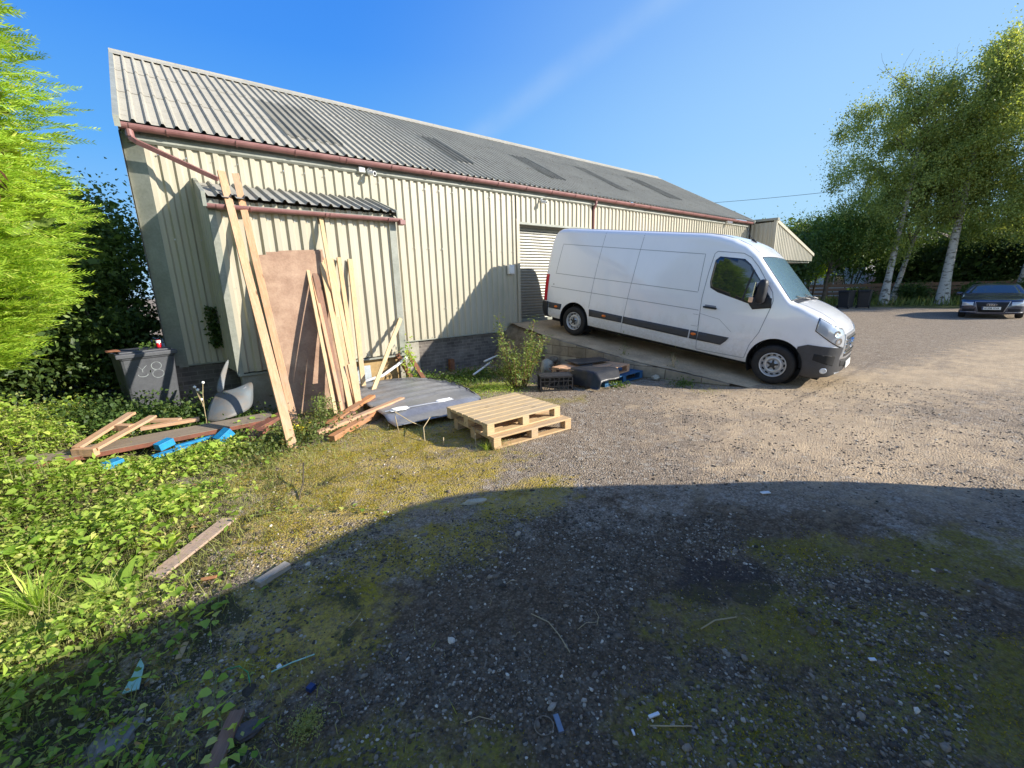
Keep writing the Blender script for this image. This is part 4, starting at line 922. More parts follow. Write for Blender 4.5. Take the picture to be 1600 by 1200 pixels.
# black plastic crate on its side
cr=thing('plastic_crate','black lattice plastic crate lying on its side by the green shrub','crate',T(5.08,5.28,.0,-34))
g=MB(); X,Yd,Z=.58,.36,.27
for z in(0,Z-.03): 
    for y in(-Yd/2,Yd/2-.015): g.bb(-X/2,X/2,y,y+.015,z,z+.03)
    for x in(-X/2,X/2-.015): g.bb(x,x+.015,-Yd/2,Yd/2,z,z+.03)
for x in(-X/2,X/2-.02):
    for y in(-Yd/2,Yd/2-.02): g.bb(x,x+.02,y,y+.02,0,Z)
obj('frame',g,M['blackpl'],cr,world=False); g=MB()
for k in range(1,7): x=-X/2+X*k/7; g.bb(x-.006,x+.006,-Yd/2+.002,-Yd/2+.012,.02,Z-.02)
for k in range(1,3): z=Z*k/3; g.bb(-X/2,X/2,-Yd/2+.001,-Yd/2+.013,z-.006,z+.006)
for k in range(3): g.prism([(-X/2+.1+k*.16,-Yd/2+.0,.02),(-X/2+.11+k*.16,-Yd/2+.0,.02),(-X/2+.2+k*.16,-Yd/2+.0,Z-.02),(-X/2+.19+k*.16,-Yd/2+.0,Z-.02)],(0,.01,0))
obj('lattice',g,M['blackpl'],cr,world=False); g=MB(); g.bb(-X/2+.02,X/2-.02,Yd/2-.01,Yd/2,0.01,Z-.01); g.bb(-X/2+.01,X/2-.01,-Yd/2+.02,Yd/2-.01,Z-.012,Z-.005); obj('side_panel',g,M['blackpl'],cr,world=False)
# bark and splinters behind the pallets
P=np.stack([RNG.normal(6.32,.16,160),RNG.normal(6.2,.22,160),np.abs(RNG.normal(.0,.09,160))-.05],-1); P[:,2]+=.02
V,F=leaves(P,RNG.normal(size=(160,3))*(1,1,.35),RNG.normal(size=(160,3))*(.4,.4,1),RNG.uniform(.08,.24,160),RNG.uniform(.02,.05,160),DIA,1.5)
o=npmesh('bark_pile',V,F,M['rust']); tag(o,'heap of rusty brown bark and splinters behind the stacked pallets','debris',kind='stuff')
WOODG='offcuts leaning and lying near the lean-to'
def rock(nm,label,cat,x,y,z,s,m,sq=(1,1,.6),seed=0,group=None):
    bm=bmesh.new(); bmesh.ops.create_icosphere(bm,subdivisions=3,radius=1)
    for v in bm.verts: n=1+.35*noise.noise(v.co*1.3+Vector((seed,0,0))); v.co=Vector((v.co.x*sq[0],v.co.y*sq[1],v.co.z*sq[2]))*s*n+Vector((x,y,z))
    me=bpy.data.meshes.new(nm); bm.to_mesh(me); bm.free(); o=obj(nm,me,m,fix=False); return tag(o,label,cat,group)
rock('stone','pale stone lump at the foot of the ramp wall by the blue pallet','stone',7.02,4.50,.03,.085,M['pier'],(1.2,.8,.6),1)
rock('stone','broken grey concrete lump between the green shrub and the block wall','stone',6.35,6.85,.0,.17,M['pier'],(1,.8,1.1),4)
rock('stone','dark flat stone in the shaded weeds at the lower left','stone',-.06,1.82,.01,.045,mat('dark_stone',(.12,.105,.10),(.08,.07,.07),6,.8),(1.3,1,.45),7)
for i,(x,y,z,r) in enumerate(((6.62,6.95,.12,.13),(6.5,7.25,.2,.10),(6.6,6.6,.02,.11),(6.7,7.45,.36,.09))):
    rock('stone',('rubble lump at the corner where the block wall ends','small rubble lump higher on the earth bank','rubble lump low against the block wall','uppermost rubble lump on the earth bank')[i],'stone',x,y,z,r,M['pier'] if 0 else M['rubble'],(1.1,.9,.7),20+i,'rubble beside the block wall')
# ---------------------------------------------------------------- timber leaning on the lean-to
STK='timber lengths leaning on the lean-to'
def lean(foot,top,w,t,m,label,roll=0,**k):
    if top[1]<8.05: top=(top[0]-.01,top[1]-.09,top[2]+.07)
    return plank('timber',foot,top,w,t,m,label,'timber',STK,roll,(0,-1,.3),**k)
lean((.80,5.30,-.02),(.86,8.26,3.66),.105,.04,M['pine2'],'very long pine board leaning on the lean-to gutter, its foot furthest out in the weeds',rad(6))
lean((1.03,6.30,-.05),(1.03,8.14,3.62),.095,.045,M['pine2'],'long pine board on the right side of the very long one, reaching above the gutter',rad(-10))
lean((1.55,6.15,-.04),(1.83,8.0,2.26),.05,.038,M['pine3'],'thin pale batten leaning in front of the brown boards, leftmost of the bundle')
lean((1.66,6.22,-.04),(1.95,8.02,2.27),.10,.03,M['brownwood'],'flat dark brown plank in the leaning bundle')
lean((1.64,6.10,-.04),(1.87,7.86,2.0),.05,.035,M['pine2'],'pinkish batten touching the leftmost thin batten of the bundle')
lean((1.79,6.24,-.04),(2.07,8.0,2.33),.075,.045,M['pine3'],'pale split-topped batten in the middle of the leaning bundle')
lean((1.90,6.42,-.05),(2.14,8.0,2.30),.075,.045,M['pine2'],'pink knotty batten just right of the split-topped one')
lean((2.09,6.80,-.07),(2.24,8.0,2.30),.07,.045,M['pine3'],'pale batten crossing behind the pink knotty one')
lean((2.14,6.95,-.08),(2.38,8.02,2.32),.07,.05,M['pine'],'straight pale post second from the right of the leaning bundle')
lean((2.43,7.55,-.12),(2.57,8.02,2.30),.085,.05,M['pine3'],'thick pale post on the right of the leaning bundle')
lean((1.98,6.75,-.06),(2.16,8.02,2.96),.062,.04,M['pine3'],'yellowish batten standing tallest of the leaning bundle')
lean((1.93,6.28,-.04),(1.99,6.75,.62),.10,.06,M['pine'],'short stub of thick post leaning at the foot of the bundle')
lean((2.29,6.98,-.08),(3.43,8.02,1.18),.07,.04,M['pine3'],'lone pale batten leaning the other way, to the right of the bundle')
# brown hardboard sheets
def board(label,x0,x1,dy,z,yf): 
    g=MB(); v=[]; n=10; a=Vector((x0,yf,-.05)); b=Vector((x1,yf-.06,-.05)); c=Vector((x1+.02,7.92-dy,z+.04)); d=Vector((x0-.0,7.92-dy,z)); nrm=(b-a).cross(d-a).normalized()*.012
    for k in range(n+1):
        for e in(0,1):
            for j in range(n+1): q=a.lerp(d,k/n).lerp(b.lerp(c,k/n),j/n)+nrm*(e*1.0)+nrm.normalized()*(-.035*math.sin(math.pi*k/n)); v.append(q)
    def I(k,e,j): return k*(2*(n+1))+e*(n+1)+j
    f=[(I(k,e,j),I(k,e,j+1),I(k+1,e,j+1),I(k+1,e,j)) for k in range(n) for j in range(n) for e in(0,1)]
    f+=[(I(k,0,j),I(k,1,j),I(k+1,1,j),I(k+1,0,j)) for k in range(n) for j in(0,n)]+[(I(k,0,j),I(k,0,j+1),I(k,1,j+1),I(k,1,j)) for k in(0,n) for j in range(n)]
    g.add(v,f); o=obj('hardboard_sheet',g,M['mdf']); tag(o,label,'board','brown boards leaning on the lean-to')
board('front sheet of brown hardboard leaning on the lean-to',1.08,2.0,.06,2.40,7.06)
board('middle sheet of brown hardboard, its top corner just showing above the front one',1.24,2.05,.038,2.45,7.10)
board('rear sheet of brown hardboard, reaching slightly higher and further right than the rest',1.42,2.08,.016,2.475,7.14)
# timber lying in front of the bundle
plank('timber',(1.22,5.22,.05),(2.20,5.94,.10),.10,.07,M['orangewood'],'stout orange-brown timber lying nearest in front of the leaning bundle','timber','timber lying in front of the bundle')
plank('timber',(1.12,5.48,.07),(2.50,5.98,.17),.09,.05,M['pine2'],'longest of the reddish timbers lying in front of the bundle, with a bolt hole','timber','timber lying in front of the bundle')
plank('timber',(1.30,5.72,.08),(2.22,6.52,.16),.11,.045,M['orangewood'],'short reddish board pointing back towards the lean-to','timber','timber lying in front of the bundle')
plank('timber',(.85,5.78,.02),(1.75,5.98,.11),.12,.03,M['brownwood'],'thin brown board half buried in weeds by the lying timbers','timber','timber lying in front of the bundle')
# dull metal panel
def metal_panel():
    p=thing('sheet_metal','large blue-grey ribbed metal panel with rounded corner lying flat behind the pallets','metal panel',(2.9,6.3,.1))
    out=[(1.98,5.05),(2.95,4.86),(3.42,5.12),(3.66,5.75),(3.82,6.5),(3.84,6.95),(3.66,7.4),(3.4,7.62),(2.9,7.78),(2.3,7.8),(2.02,6.6)]
    def inside(x,y):
        c=False; n=len(out)
        for i in range(n):
            (x1,y1),(x2,y2)=out[i],out[(i+1)%n]
            if (y1>y)!=(y2>y) and x<(x2-x1)*(y-y1)/(y2-y1)+x1: c=not c
        return c
    bm=bmesh.new(); vs=[bm.verts.new((x,y,0)) for x,y in out]; bm.faces.new(vs)
    for k in range(1,60): bmesh.ops.bisect_plane(bm,geom=bm.verts[:]+bm.edges[:]+bm.faces[:],plane_co=(0,4.8+k*.052,0),plane_no=(0,1,0))
    for k in range(1,20): bmesh.ops.bisect_plane(bm,geom=bm.verts[:]+bm.edges[:]+bm.faces[:],plane_co=(1.95+k*.1,0,0),plane_no=(1,0,0))
    for v in bm.verts:
        x,y=v.co.x,v.co.y; z=.13+.03*math.sin((x-2)*1.6)-.02*(y-6)
        for r in(5.95,6.25,6.62,6.95,7.3): z+=.028*math.exp(-((y-.06*(x-2.9)-r)/.04)**2)
        if y<5.45-.1*(x-2): z-=.075*ss(5.45,5.2,y+.1*(x-2)) if False else .07*min(1,(5.45-.1*(x-2)-y)/.14)
        z-=.05*ss(3.3,3.85,x); v.co.z=z+.006*noise.noise(Vector((x*3,y*3,0)))
    me=bpy.data.meshes.new('sheet'); bm.to_mesh(me); bm.free(); o=obj('sheet',me,M['metalpanel'],p,smooth=True); s=o.modifiers.new('s','SOLIDIFY'); s.thickness=.012
    g=MB(); g.tube([(2.02,5.50,.165),(2.5,5.44,.172),(3.05,5.38,.172)],.011,8); obj('latch_bar',g,M['silver'],p)
    for (x,y) in((2.22,5.46),(2.92,5.43)):
        g=MB(); bm=bmesh.new(); bmesh.ops.create_icosphere(bm,subdivisions=3,radius=1)
        for v in bm.verts: v.co=v.co*(1+.6*noise.noise(v.co*2.2+Vector((x,0,0)))); v.co=Vector((v.co.x*.13+x,v.co.y*.06+y,v.co.z*.022+.172))
        me=bpy.data.meshes.new('latch'); bm.to_mesh(me); bm.free(); obj('latch',me,M['white2'],p,fix=False)
    g=MB(); g.tube([(3.36,4.98,.12),(3.60,5.7,.135),(3.77,6.5,.13),(3.79,6.95,.12),(3.6,7.36,.11)],.009,6); obj('edge_seal',g,M['blackpl'],p)
metal_panel()
# silver car wing leaning by the corner
def wing():
    p=thing('car_wing','dented dull silver car wing panel propped in the shade below the lean-to corner','car panel',(.35,7.55,0))
    def patch(pts,nm):
        g=MB(); R=len(pts); C_=len(pts[0]); g.add([q for r in pts for q in r],[(i*C_+j,i*C_+j+1,i*C_+C_+j+1,i*C_+C_+j) for i in range(R-1) for j in range(C_-1)])
        o=obj(nm,g,M['fender'],p,smooth=True); o.modifiers.new('ss','SUBSURF').levels=2; o.modifiers['ss'].render_levels=2; s=o.modifiers.new('s','SOLIDIFY'); s.thickness=.006
    patch([[(.02,7.25,.02),(.22,7.1,.05),(.45,7.15,.08),(.66,7.35,.10)],[(.08,7.4,.14),(.26,7.28,.22),(.48,7.30,.26),(.70,7.5,.30)],[(.16,7.55,.26),(.30,7.5,.33),(.5,7.48,.36),(.74,7.62,.42)],[(.24,7.62,.36),(.34,7.62,.38),(.5,7.62,.38),(.72,7.72,.46)]],'outer_panel')
    patch([[(.24,7.60,.34),(.34,7.60,.36)],[(.27,7.66,.48),(.36,7.66,.46)],[(.36,7.74,.66),(.42,7.74,.62)],[(.47,7.80,.84),(.50,7.80,.82)]],'front_edge')
    g=MB(); g.tube([(.33,7.56,.37),(.42,7.5,.33),(.53,7.5,.33),(.63,7.58,.40)],.012,6); obj('arch_lip',g,M['silver'],p)
wing()
# wheelie bin left of the building
def bin_(name,label,mx,m,ms,marks=False,s=1.,group=None):
    b=thing(name,label,'wheelie bin',mx,group); g=MB(); v=[]
    for z,hx,hy in((0.06,.255,.295),(.3,.265,.308),(.93,.285,.345),(.95,.30,.36),(1.0,.30,.36)):
        for x,y in((-1,-1),(1,-1),(1,1),(-1,1)):
            for k in range(3):
                a=math.atan2(y,x)+(-1+k)*.6; v.append((x*(hx-.04)+.04*math.cos(a)*1.2,y*(hy-.04)+.04*math.sin(a)*1.2,z))
    n=12; g.add(v,[(i*n+k,i*n+(k+1)%n,i*n+n+(k+1)%n,i*n+n+k) for i in range(4) for k in range(n)]+[tuple(range(n-1,-1,-1)),tuple(4*n+k for k in range(n))]); obj('body',g,m,b,world=False,bevel=.004)
    g=MB(); g.bb(-.32,.32,-.38,.36,1.0,1.035); g.bb(-.33,.33,-.39,-.35,.965,1.03); g.box((0,-.02,1.045),(.56,.6,.03)); l=obj('lid',g,m,b,bevel=.012,world=False)
    g=MB(); g.tube([(-.26,.42,.98),(.26,.42,.98)],.016,8); g.bb(-.24,-.2,.33,.43,.95,1.0); g.bb(.2,.24,.33,.43,.95,1.0); obj('handle',g,m,b,world=False)
    for x in(-.29,.29): g=MB(); g.lathe([(-.025,0),(-.025,.095),(.025,.095),(.025,0)],(x,.27,.10),'x',20); obj('wheel',g,M['rubber'],b,world=False)
    
    if marks:
        def yf(z): return -(.308+(z-.3)*.0587)-.005
        def st(pts,nm): g=MB(); g.tube([(x,yf(z)-.0,z) for x,z in pts],.0055,5); obj(nm,g,M['chalk'],b,world=False)
        c=lambda cx,cz,rx,rz,a0=0,a1=360:[(cx+rx*math.cos(rad(a)),cz+rz*math.sin(rad(a))) for a in np.linspace(a0,a1,18)]
        st(c(.07,.80,.055,.062),'painted_mark'); st(c(.075,.67,.062,.066),'painted_mark')
        st([(-.13,.83),(-.085,.765),(-.03,.83)],'painted_mark'); st([(-.085,.765),(-.085,.72)],'painted_mark'); st(c(-.085,.685,.05,.035,-190,10),'painted_mark')
    return b
bin_('wheelie_bin','dark grey wheelie bin with a painted 8 on it, left of the warehouse corner',T(-.57,8.84,-.02,13)@Matrix.Diagonal((1.13,1.0,.97,1)),M['bin'],M['binside'],True)
rock('debris','scrap of brown rubbish on the left corner of the bin lid','debris',-.88,8.60,1.03,.07,M['rust'],(1.3,1,.3),3)
g=MB(); g.lathe([(0,.033),(.11,.033),(.118,.02)],(-.34,8.74,1.02),'z',14); o=obj('drink_can',g,M['red'],smooth=True); tag(o,'small red and white can standing on the bin lid','drink can')
g=MB(); g.lathe([(.07,.0336),(.112,.0336)],(-.34,8.74,1.02),'z',14); obj('band',g,M['white2'],o,fix=False)
# long red-painted plank and broken pallet lying in the weeds
rp_=thing('painted_beam','long wide weathered plank with faded red edge lying in the weeds at the left','plank',(-.6,6.85,.1))
g=MB(); g.prism([(-2.7,6.48,.03),(.80,6.40,.075),(.80,6.40,.13),(-2.7,6.48,.085)],(.0,.36,.01)); obj('top_face',g,M['oldwood'],rp_)
g=MB(); g.prism([(-2.7,6.474,.03),(.80,6.394,.075),(.80,6.394,.125),(-2.7,6.474,.08)],(.0,.005,.0)); obj('painted_edge',g,M['redpaint'],rp_)
plank('timber',(.42,6.2,.04),(.98,6.5,.16),.16,.05,M['redpaint'],'short red painted offcut at the right end of the long plank','timber',WOODG)
plank('timber',(.35,5.75,.03),(.62,6.02,.12),.14,.04,M['redpaint'],'small red offcut poking out of the weeds beside the long board foot','timber',WOODG)
bp=thing('broken_pallet','broken orange pine pallet end resting on the long red-edged plank','broken pallet',(-.8,6.9,.2))
def bpl(a,b,w,t): o=plank('slat',a,b,w,t,M['pine2'],None,parent=bp); return o
bpl((-1.16,6.55,.17),(-.70,7.25,.33),.10,.03); bpl((-1.0,6.40,.16),(-.48,6.98,.30),.10,.03); bpl((-1.18,6.53,.13),(-.98,6.38,.13),.07,.09); bpl((-.86,6.98,.24),(-.68,6.80,.24),.09,.07)
bpl((-.55,7.12,.22),(-.22,6.95,.20),.09,.035); bpl((-.62,6.92,.18),(-.02,6.86,.19),.10,.04)
# bright blue pallet under the weeds
bb=thing('blue_crate_base','bright blue broken pallet half buried in green weeds below the red-edged plank','broken pallet',(-.35,6.15,.05))
for a,b,w,t in (((-.93,5.98,.05),(-.76,6.06,.07),.14,.06),((-.50,6.02,.04),(-.16,6.12,.06),.09,.03),((-.46,6.20,.09),(-.32,6.28,.12),.12,.08),((-.30,6.22,.05),(.10,6.30,.07),.06,.03),((.12,6.10,.05),(.26,6.16,.14),.14,.10)):
    plank('slat',a,b,w,t,M['bluebright'],None,parent=bb)
# posts, rail and pipes by the plinth
g=MB()
plank('timber',(3.58,7.72,-.2),(3.30,7.96,.55),.085,.05,M['rust'],'dark red-brown post leaning at the right corner of the lean-to, nearer the panel','timber','red-brown posts at the lean-to corner',hint=(0,-1,0))
plank('timber',(3.84,7.72,-.2),(3.50,7.98,.60),.085,.05,M['rust'],'red-brown post leaning at the lean-to corner, on the plinth side','timber','red-brown posts at the lean-to corner',hint=(0,-1,0))
g=MB(); g.tube([(2.3,7.75,.12),(2.9,7.8,.2),(3.25,7.86,.36),(3.5,7.9,.5)],.03,8); o=obj('plastic_trim',g,M['pipe'],smooth=True); tag(o,'bent white plastic strip under the lean-to cladding beside the lone batten','plastic strip')
g=MB(); g.prism([(1.95,7.98,.05),(2.75,7.98,.05),(2.75,8.0,.40),(1.95,8.0,.40)],(0,.015,0)); o=obj('fibre_panel',g,M['metalpanel'] if False else mat('pale_blue_grey_board',(.42,.47,.50),(.36,.40,.42),3,.6)); tag(o,'pale blue-grey panel tucked under the lean-to beside the timber bundle','panel')
PIP='white pipes near the plinth'
g=MB(); g.tube([(4.72,7.40,.0),(5.55,7.92,.10)],.022,10); o=obj('pipe',g,M['pipe'],smooth=True); tag(o,'longer white pipe lying in the shade left of the green shrub','pipe',PIP)
g=MB(); g.tube([(5.62,8.3,.06),(6.1,8.42,.13)],.022,10); o=obj('pipe',g,M['pipe'],smooth=True); tag(o,'short white pipe near the brick plinth above the longer one','pipe',PIP)
g=MB(); g.bb(5.0,5.12,8.85,8.97,-.25,.12); o=obj('terracotta_shard',g,M['rust'],bevel=.01); tag(o,'broken red-brown pot piece against the brick plinth','pot shard')
# ---------------------------------------------------------------- scraps on the ground
plank('timber',(-.42,3.33,.025),(.05,3.86,.035),.12,.018,M['pinkwood'],'flat pinkish plank lying in the sunlit weeds at the left','timber',WOODG)
plank('timber',(-.24,1.62,.02),(-.08,1.92,.03),.06,.02,M['brownwood'],'brown wood strip at the bottom left in the shade','timber',WOODG)
plank('timber',(.11,2.80,.035),(.30,2.89,.035),.06,.04,M['greyed'],'small grey wooden offcut just inside the shade','timber',WOODG)
g=MB(); g.prism([(.27,2.885,.01),(.325,2.895,.01),(.31,2.94,.01),(.27,2.925,.01)],(0,0,.045)); 
plank('stick',(-.17,3.10,.03),(-.085,3.07,.03),.024,.012,M['orangewood'],'tiny orange sliver of wood at the shade edge','stick','twigs and splinters')
plank('stick',(-.29,2.46,.012),(-.255,2.56,.016),.03,.006,M['pine'],'small tan wood chip in the shaded weeds','stick','twigs and splinters')
g=MB()
def blob(name,label,cat,x,y,L,Wd,H,ang,m,seed=1,group=None,z=0):
    bm=bmesh.new(); bmesh.ops.create_icosphere(bm,subdivisions=3,radius=1)
    c,s=math.cos(rad(ang)),math.sin(rad(ang))
    for v in bm.verts:
        q=v.co*(1+.45*noise.noise(v.co*1.8+Vector((seed,seed,0)))); q=Vector((q.x*L/2,q.y*Wd/2,max(-.2,q.z)*H)); v.co=Vector((x+c*q.x-s*q.y,y+s*q.x+c*q.y,q.z+.004+z+zg(x,y)))
    me=bpy.data.meshes.new(name); bm.to_mesh(me); bm.free(); return tag(obj(name,me,m,smooth=True,fix=False),label,cat,group)
o=blob('rag','pale crumpled rag lying on the gravel at the edge of the shade','rag',1.74,2.82,.22,.06,.03,-25,mat('dirty_cream_rag',(.55,.50,.38),(.40,.36,.27),9,.9),5)
blob('plastic_film','crumpled clear polythene in the weeds at the bottom left','plastic film',-.50,2.14,.17,.14,.02,20,M['poly'],9)
g=MB(); g.prism([(-.49,2.36,.03),(-.43,2.34,.03),(-.415,2.47,.045),(-.43,2.53,.05),(-.455,2.45,.04)],(0,0,.005)); tag(obj('plastic_scrap',g,M['glassbit']),'pale green plastic shard in the shaded weeds','plastic scrap')
def line(name,label,cat,pts,r,m,group=None): g=MB(); g.tube([(x,y,z+zg(x,y)) for x,y,z in pts],r,6); return tag(obj(name,g,m,smooth=True),label,cat,group)
TW='twigs and splinters'
line('straw','thin pale green straw lying on dark gravel in the shade','straw',[(.07,2.06,.012),(.16,2.045,.02),(.26,2.03,.012)],.0035,M['glassbit'])
line('strap','curved green strap in the shaded weeds','strap',[(-.10,2.21,.012),(-.05,2.19,.02),(-.02,2.12,.02),(-.02,2.06,.012)],.003,plain('green_strap',(.05,.30,.12)))
line('wire','thin pale curved wire on the gravel in the middle of the shade','wire',[(1.28,1.53,.012),(1.31,1.42,.014),(1.295,1.32,.012),(1.26,1.21,.012)],.003,M['dry'])
n=20; line('wire_ring','thin wire ring lying flat near the bottom of the picture','wire ring',[(.92+.04*math.cos(a),1.03+.04*math.sin(a),.012) for a in np.linspace(0,2*math.pi,n)],.0022,M['oldwood'])
g=MB(); g.box((.975,1.0,.012),(.022,.075,.012),Matrix.Rotation(rad(-25),3,'Z')); tag(obj('metal_strip',g,M['metalpanel']),'short blue-grey metal strip beside the wire ring','metal strip')
WS='white plastic scraps on the gravel'
for x,y,a,L,W_,lab in((1.31,.765,-20,.05,.013,'small white plastic tag near the bottom right of the wire ring'),(1.18,.775,60,.022,.008,'tiny white chip left of the plastic tag'),(.105,2.07,10,.02,.022,'white chip beside the pale green straw'),(3.73,1.27,-30,.08,.035,'white scrap on the gravel by the shade edge, right of the middle'),(2.37,.26,-40,.03,.015,'little white flake in the right-hand moss patch')):
    g=MB(); g.box((x,y,.014+zg(x,y)),(L,W_,.006),Matrix.Rotation(rad(a),3,'Z')); tag(obj('plastic_scrap',g,M['white2']),lab,'plastic scrap',WS)
g=MB(); g.box((.2,1.85,.014),(.03,.03,.02),Matrix.Rotation(.5,3,'Z')); tag(obj('plastic_scrap',g,M['deepblue']),'small dark blue plastic chip on the stones, lower left','plastic scrap')
line('twig','straight dry twig lying right of the white tag','twig',[(1.26,.75,.012),(1.39,.64,.012)],.003,M['dry'],TW)
line('twig','long grey twig in the right half of the shade','twig',[(1.92,.88,.012),(2.03,.86,.02),(2.15,.80,.012)],.004,M['dry'],TW)
line('twig','dark twig standing up from the moss left of the pallets','twig',[(.57,3.90,.0),(.66,4.12,.05),(.73,4.35,.16)],.006,M['darkbark'],TW)
line('twig','short pale stub sticking up left of the pallets','twig',[(2.19,4.16,.0),(2.20,4.17,.10)],.007,M['dry'],TW)
line('stalk','arching pale stalk beside the pallets','stalk',[(2.08,4.42,.0),(2.16,4.6,.12),(2.36,4.8,.17),(2.55,4.92,.12)],.006,M['dry'],TW)
line('stalk','bent pale stalk in front of the lower pallet corner','stalk',[(2.62,4.25,.18),(2.52,3.98,.13),(2.44,3.84,.01)],.005,M['dry'],TW)
line('stalk','crooked dry stalk standing in front of the metal panel','stalk',[(1.98,4.95,.0),(1.97,5.0,.2),(1.99,5.05,.27),(2.15,4.95,.12),(2.28,4.9,.04)],.006,M['dry'],TW)
for k in range(26):
    r=RNG.uniform(1.1,4.6); a=RNG.uniform(rad(18),rad(92)); x,y=r*math.cos(a),r*math.sin(a); b=RNG.uniform(0,3.14); L=RNG.uniform(.04,.13)
    if y>2.9: continue
    line('twig',None,'twig',[(x,y,.010),(x+L/2*math.cos(b),y+L/2*math.sin(b),.016),(x+L*math.cos(b+.25),y+L*math.sin(b+.25),.010)],RNG.uniform(.001,.0022),M['dry'],'thin dry straws scattered over the shaded gravel')['label']='thin dry straw lying on the shaded gravel'
# ---------------------------------------------------------------- vegetation
ZG=np.vectorize(zg)
def plant(name,label,cat,loc,group=None): return thing(name,label,cat,loc,group)
def clumpcloud(C,sig,n,L,Wd,flat=.7,droop=.2,tpl=DIA,out=None):
    """leaf cloud round clump centres C (k,3)"""
    k=len(C); w_=RNG.uniform(.05,1,k)**1.6; idx=RNG.choice(k,n,p=w_/w_.sum()); s=np.array(sig); P=C[idx]+RNG.normal(size=(n,3))*s*np.array([1,1,flat])
    D=rnd_dir(n); D[:,2]-=droop
    if out is not None: D+=unit(P-out)*.8
    return leaves(P,D,rnd_dir(n)+np.array([0,0,.5]),RNG.uniform(.6,1.25,n)*L,RNG.uniform(.7,1.2,n)*Wd,tpl)
def crownpts(c,r,n,shell=.55,flat=None,zmin=None):
    d=rnd_dir(n); u=RNG.uniform(shell,1,(n,1))**.8; P=np.array(c)+d*u*np.array(r)
    if zmin is not None: P=P[P[:,2]>zmin]
    return P
def limb(g,p,d,L,r,depth,ends,spread=.5,up=.15,nseg=4):
    pts=[Vector(p)]; d=Vector(d).normalized(); rs=[r]
    for i in range(nseg): d=(d+Vector((random.gauss(0,.10),random.gauss(0,.10),up*.3))).normalized(); pts.append(pts[-1]+d*L/nseg); rs.append(r*(1-.45*(i+1)/nseg))
    g.tube(pts,rs,max(5,8-depth),cap=False); ends.append(tuple(pts[-1])); ends.append(tuple(pts[-2]))
    if depth>0:
        for k in range(random.choice((3,4))):
            i=random.randint(1,nseg); q=pts[i]; a=random.uniform(0,2*math.pi); s=Vector((math.cos(a),math.sin(a),random.uniform(.1,.6))); limb(g,q,(d*(1-spread)+s*spread*1.4),L*random.uniform(.5,.72),rs[i]*.6,depth-1,ends,spread,up)
def birch(label,base,top,H,cc,cr,nclump,nleaf,thick=.17,leaf='birchleaf',lean=(0,0),group=None,barkm='bark',name='birch_tree',L=.135):
    base=Vector(base); t_=plant(name,label,'tree',tuple(base),group); g=MB(); pts=[];rs=[]
    for i in range(9): k=i/8; pts.append(base+Vector((lean[0]*k+.12*math.sin(k*6),lean[1]*k+.1*math.sin(k*5+1),top*k))); rs.append(thick*(1-.9*k)**1.2+.02+(.08 if i==0 else 0))
    g.tube(pts,rs,12,cap=False); tr=obj('trunk',g,M[barkm],t_,smooth=True)
    g=MB(); ends=[]
    for i in range(3,8):
        for _ in range(3):
            a=random.uniform(0,2*math.pi); limb(g,pts[i],(math.cos(a),math.sin(a),random.uniform(.7,1.6)),random.uniform(.10,.17)*H,rs[i]*.45,1,ends)
    obj('branch',g,M['darkbark'],t_,smooth=True)
    ends=[e for e in ends if sum(((e[i]-cc[i])/(cr[i]*.95))**2 for i in range(3))<1] or [tuple(cc)]
    C=crownpts(cc,cr,nclump,.35); E_=np.array(ends); C=np.concatenate([C,E_[RNG.integers(0,len(E_),nclump//4)]])
    # clump sizes vary, a share of the leaves hang in drooping strings
    V,F=cat_([clumpcloud(C,.27,int(nleaf*.62),L,L*.62,1.,.5,out=np.array(cc)),clumpcloud(C[::2],.5,nleaf//4,L*.9,L*.5,1.3,.9),clumpcloud(C[::3],.20,nleaf//4,L,L*.6,1.8,1.)])
    npmesh('crown',V,F,M[leaf],t_); return t_
BG='silver birches at the edge of the yard'
birch('left silver birch with a slim white leaning trunk behind the yard',(36.2,6.75,0),13.5,15,(36.9,7.6,8.4),(3.4,3.9,6.0),230,56000,.19,lean=(.5,-.3),group=BG)
birch('thin greyish birch trunk leaning right, just behind the left birch',(38.6,6.75,0),10,12,(40,6.1,9.2),(2.6,2.8,4.0),110,15000,.15,lean=(1.3,-.9),group=BG)
birch('tallest birch with the thickest white trunk, left of the parked car',(37.6,4.2,0),13,15,(38.4,3.1,8.9),(3.6,3.9,5.9),330,90000,.26,lean=(-.2,.1),group=BG)
birch('birch at the right edge of the view with yellowing leaves',(42,1.35,0),10,12,(41,-1.3,7.0),(4.2,4.5,4.7),280,76000,.22,lean=(-.3,-.5),group=BG)
birch('dark-trunked tree with low branches between canopy and birches',(34.5,9.6,0),5,7,(35.6,9.2,4.4),(1.9,2.2,1.5),110,15000,.10,lean=(.8,.2),barkm='darkbark',name='small_tree',leaf='midleaf',L=.14)
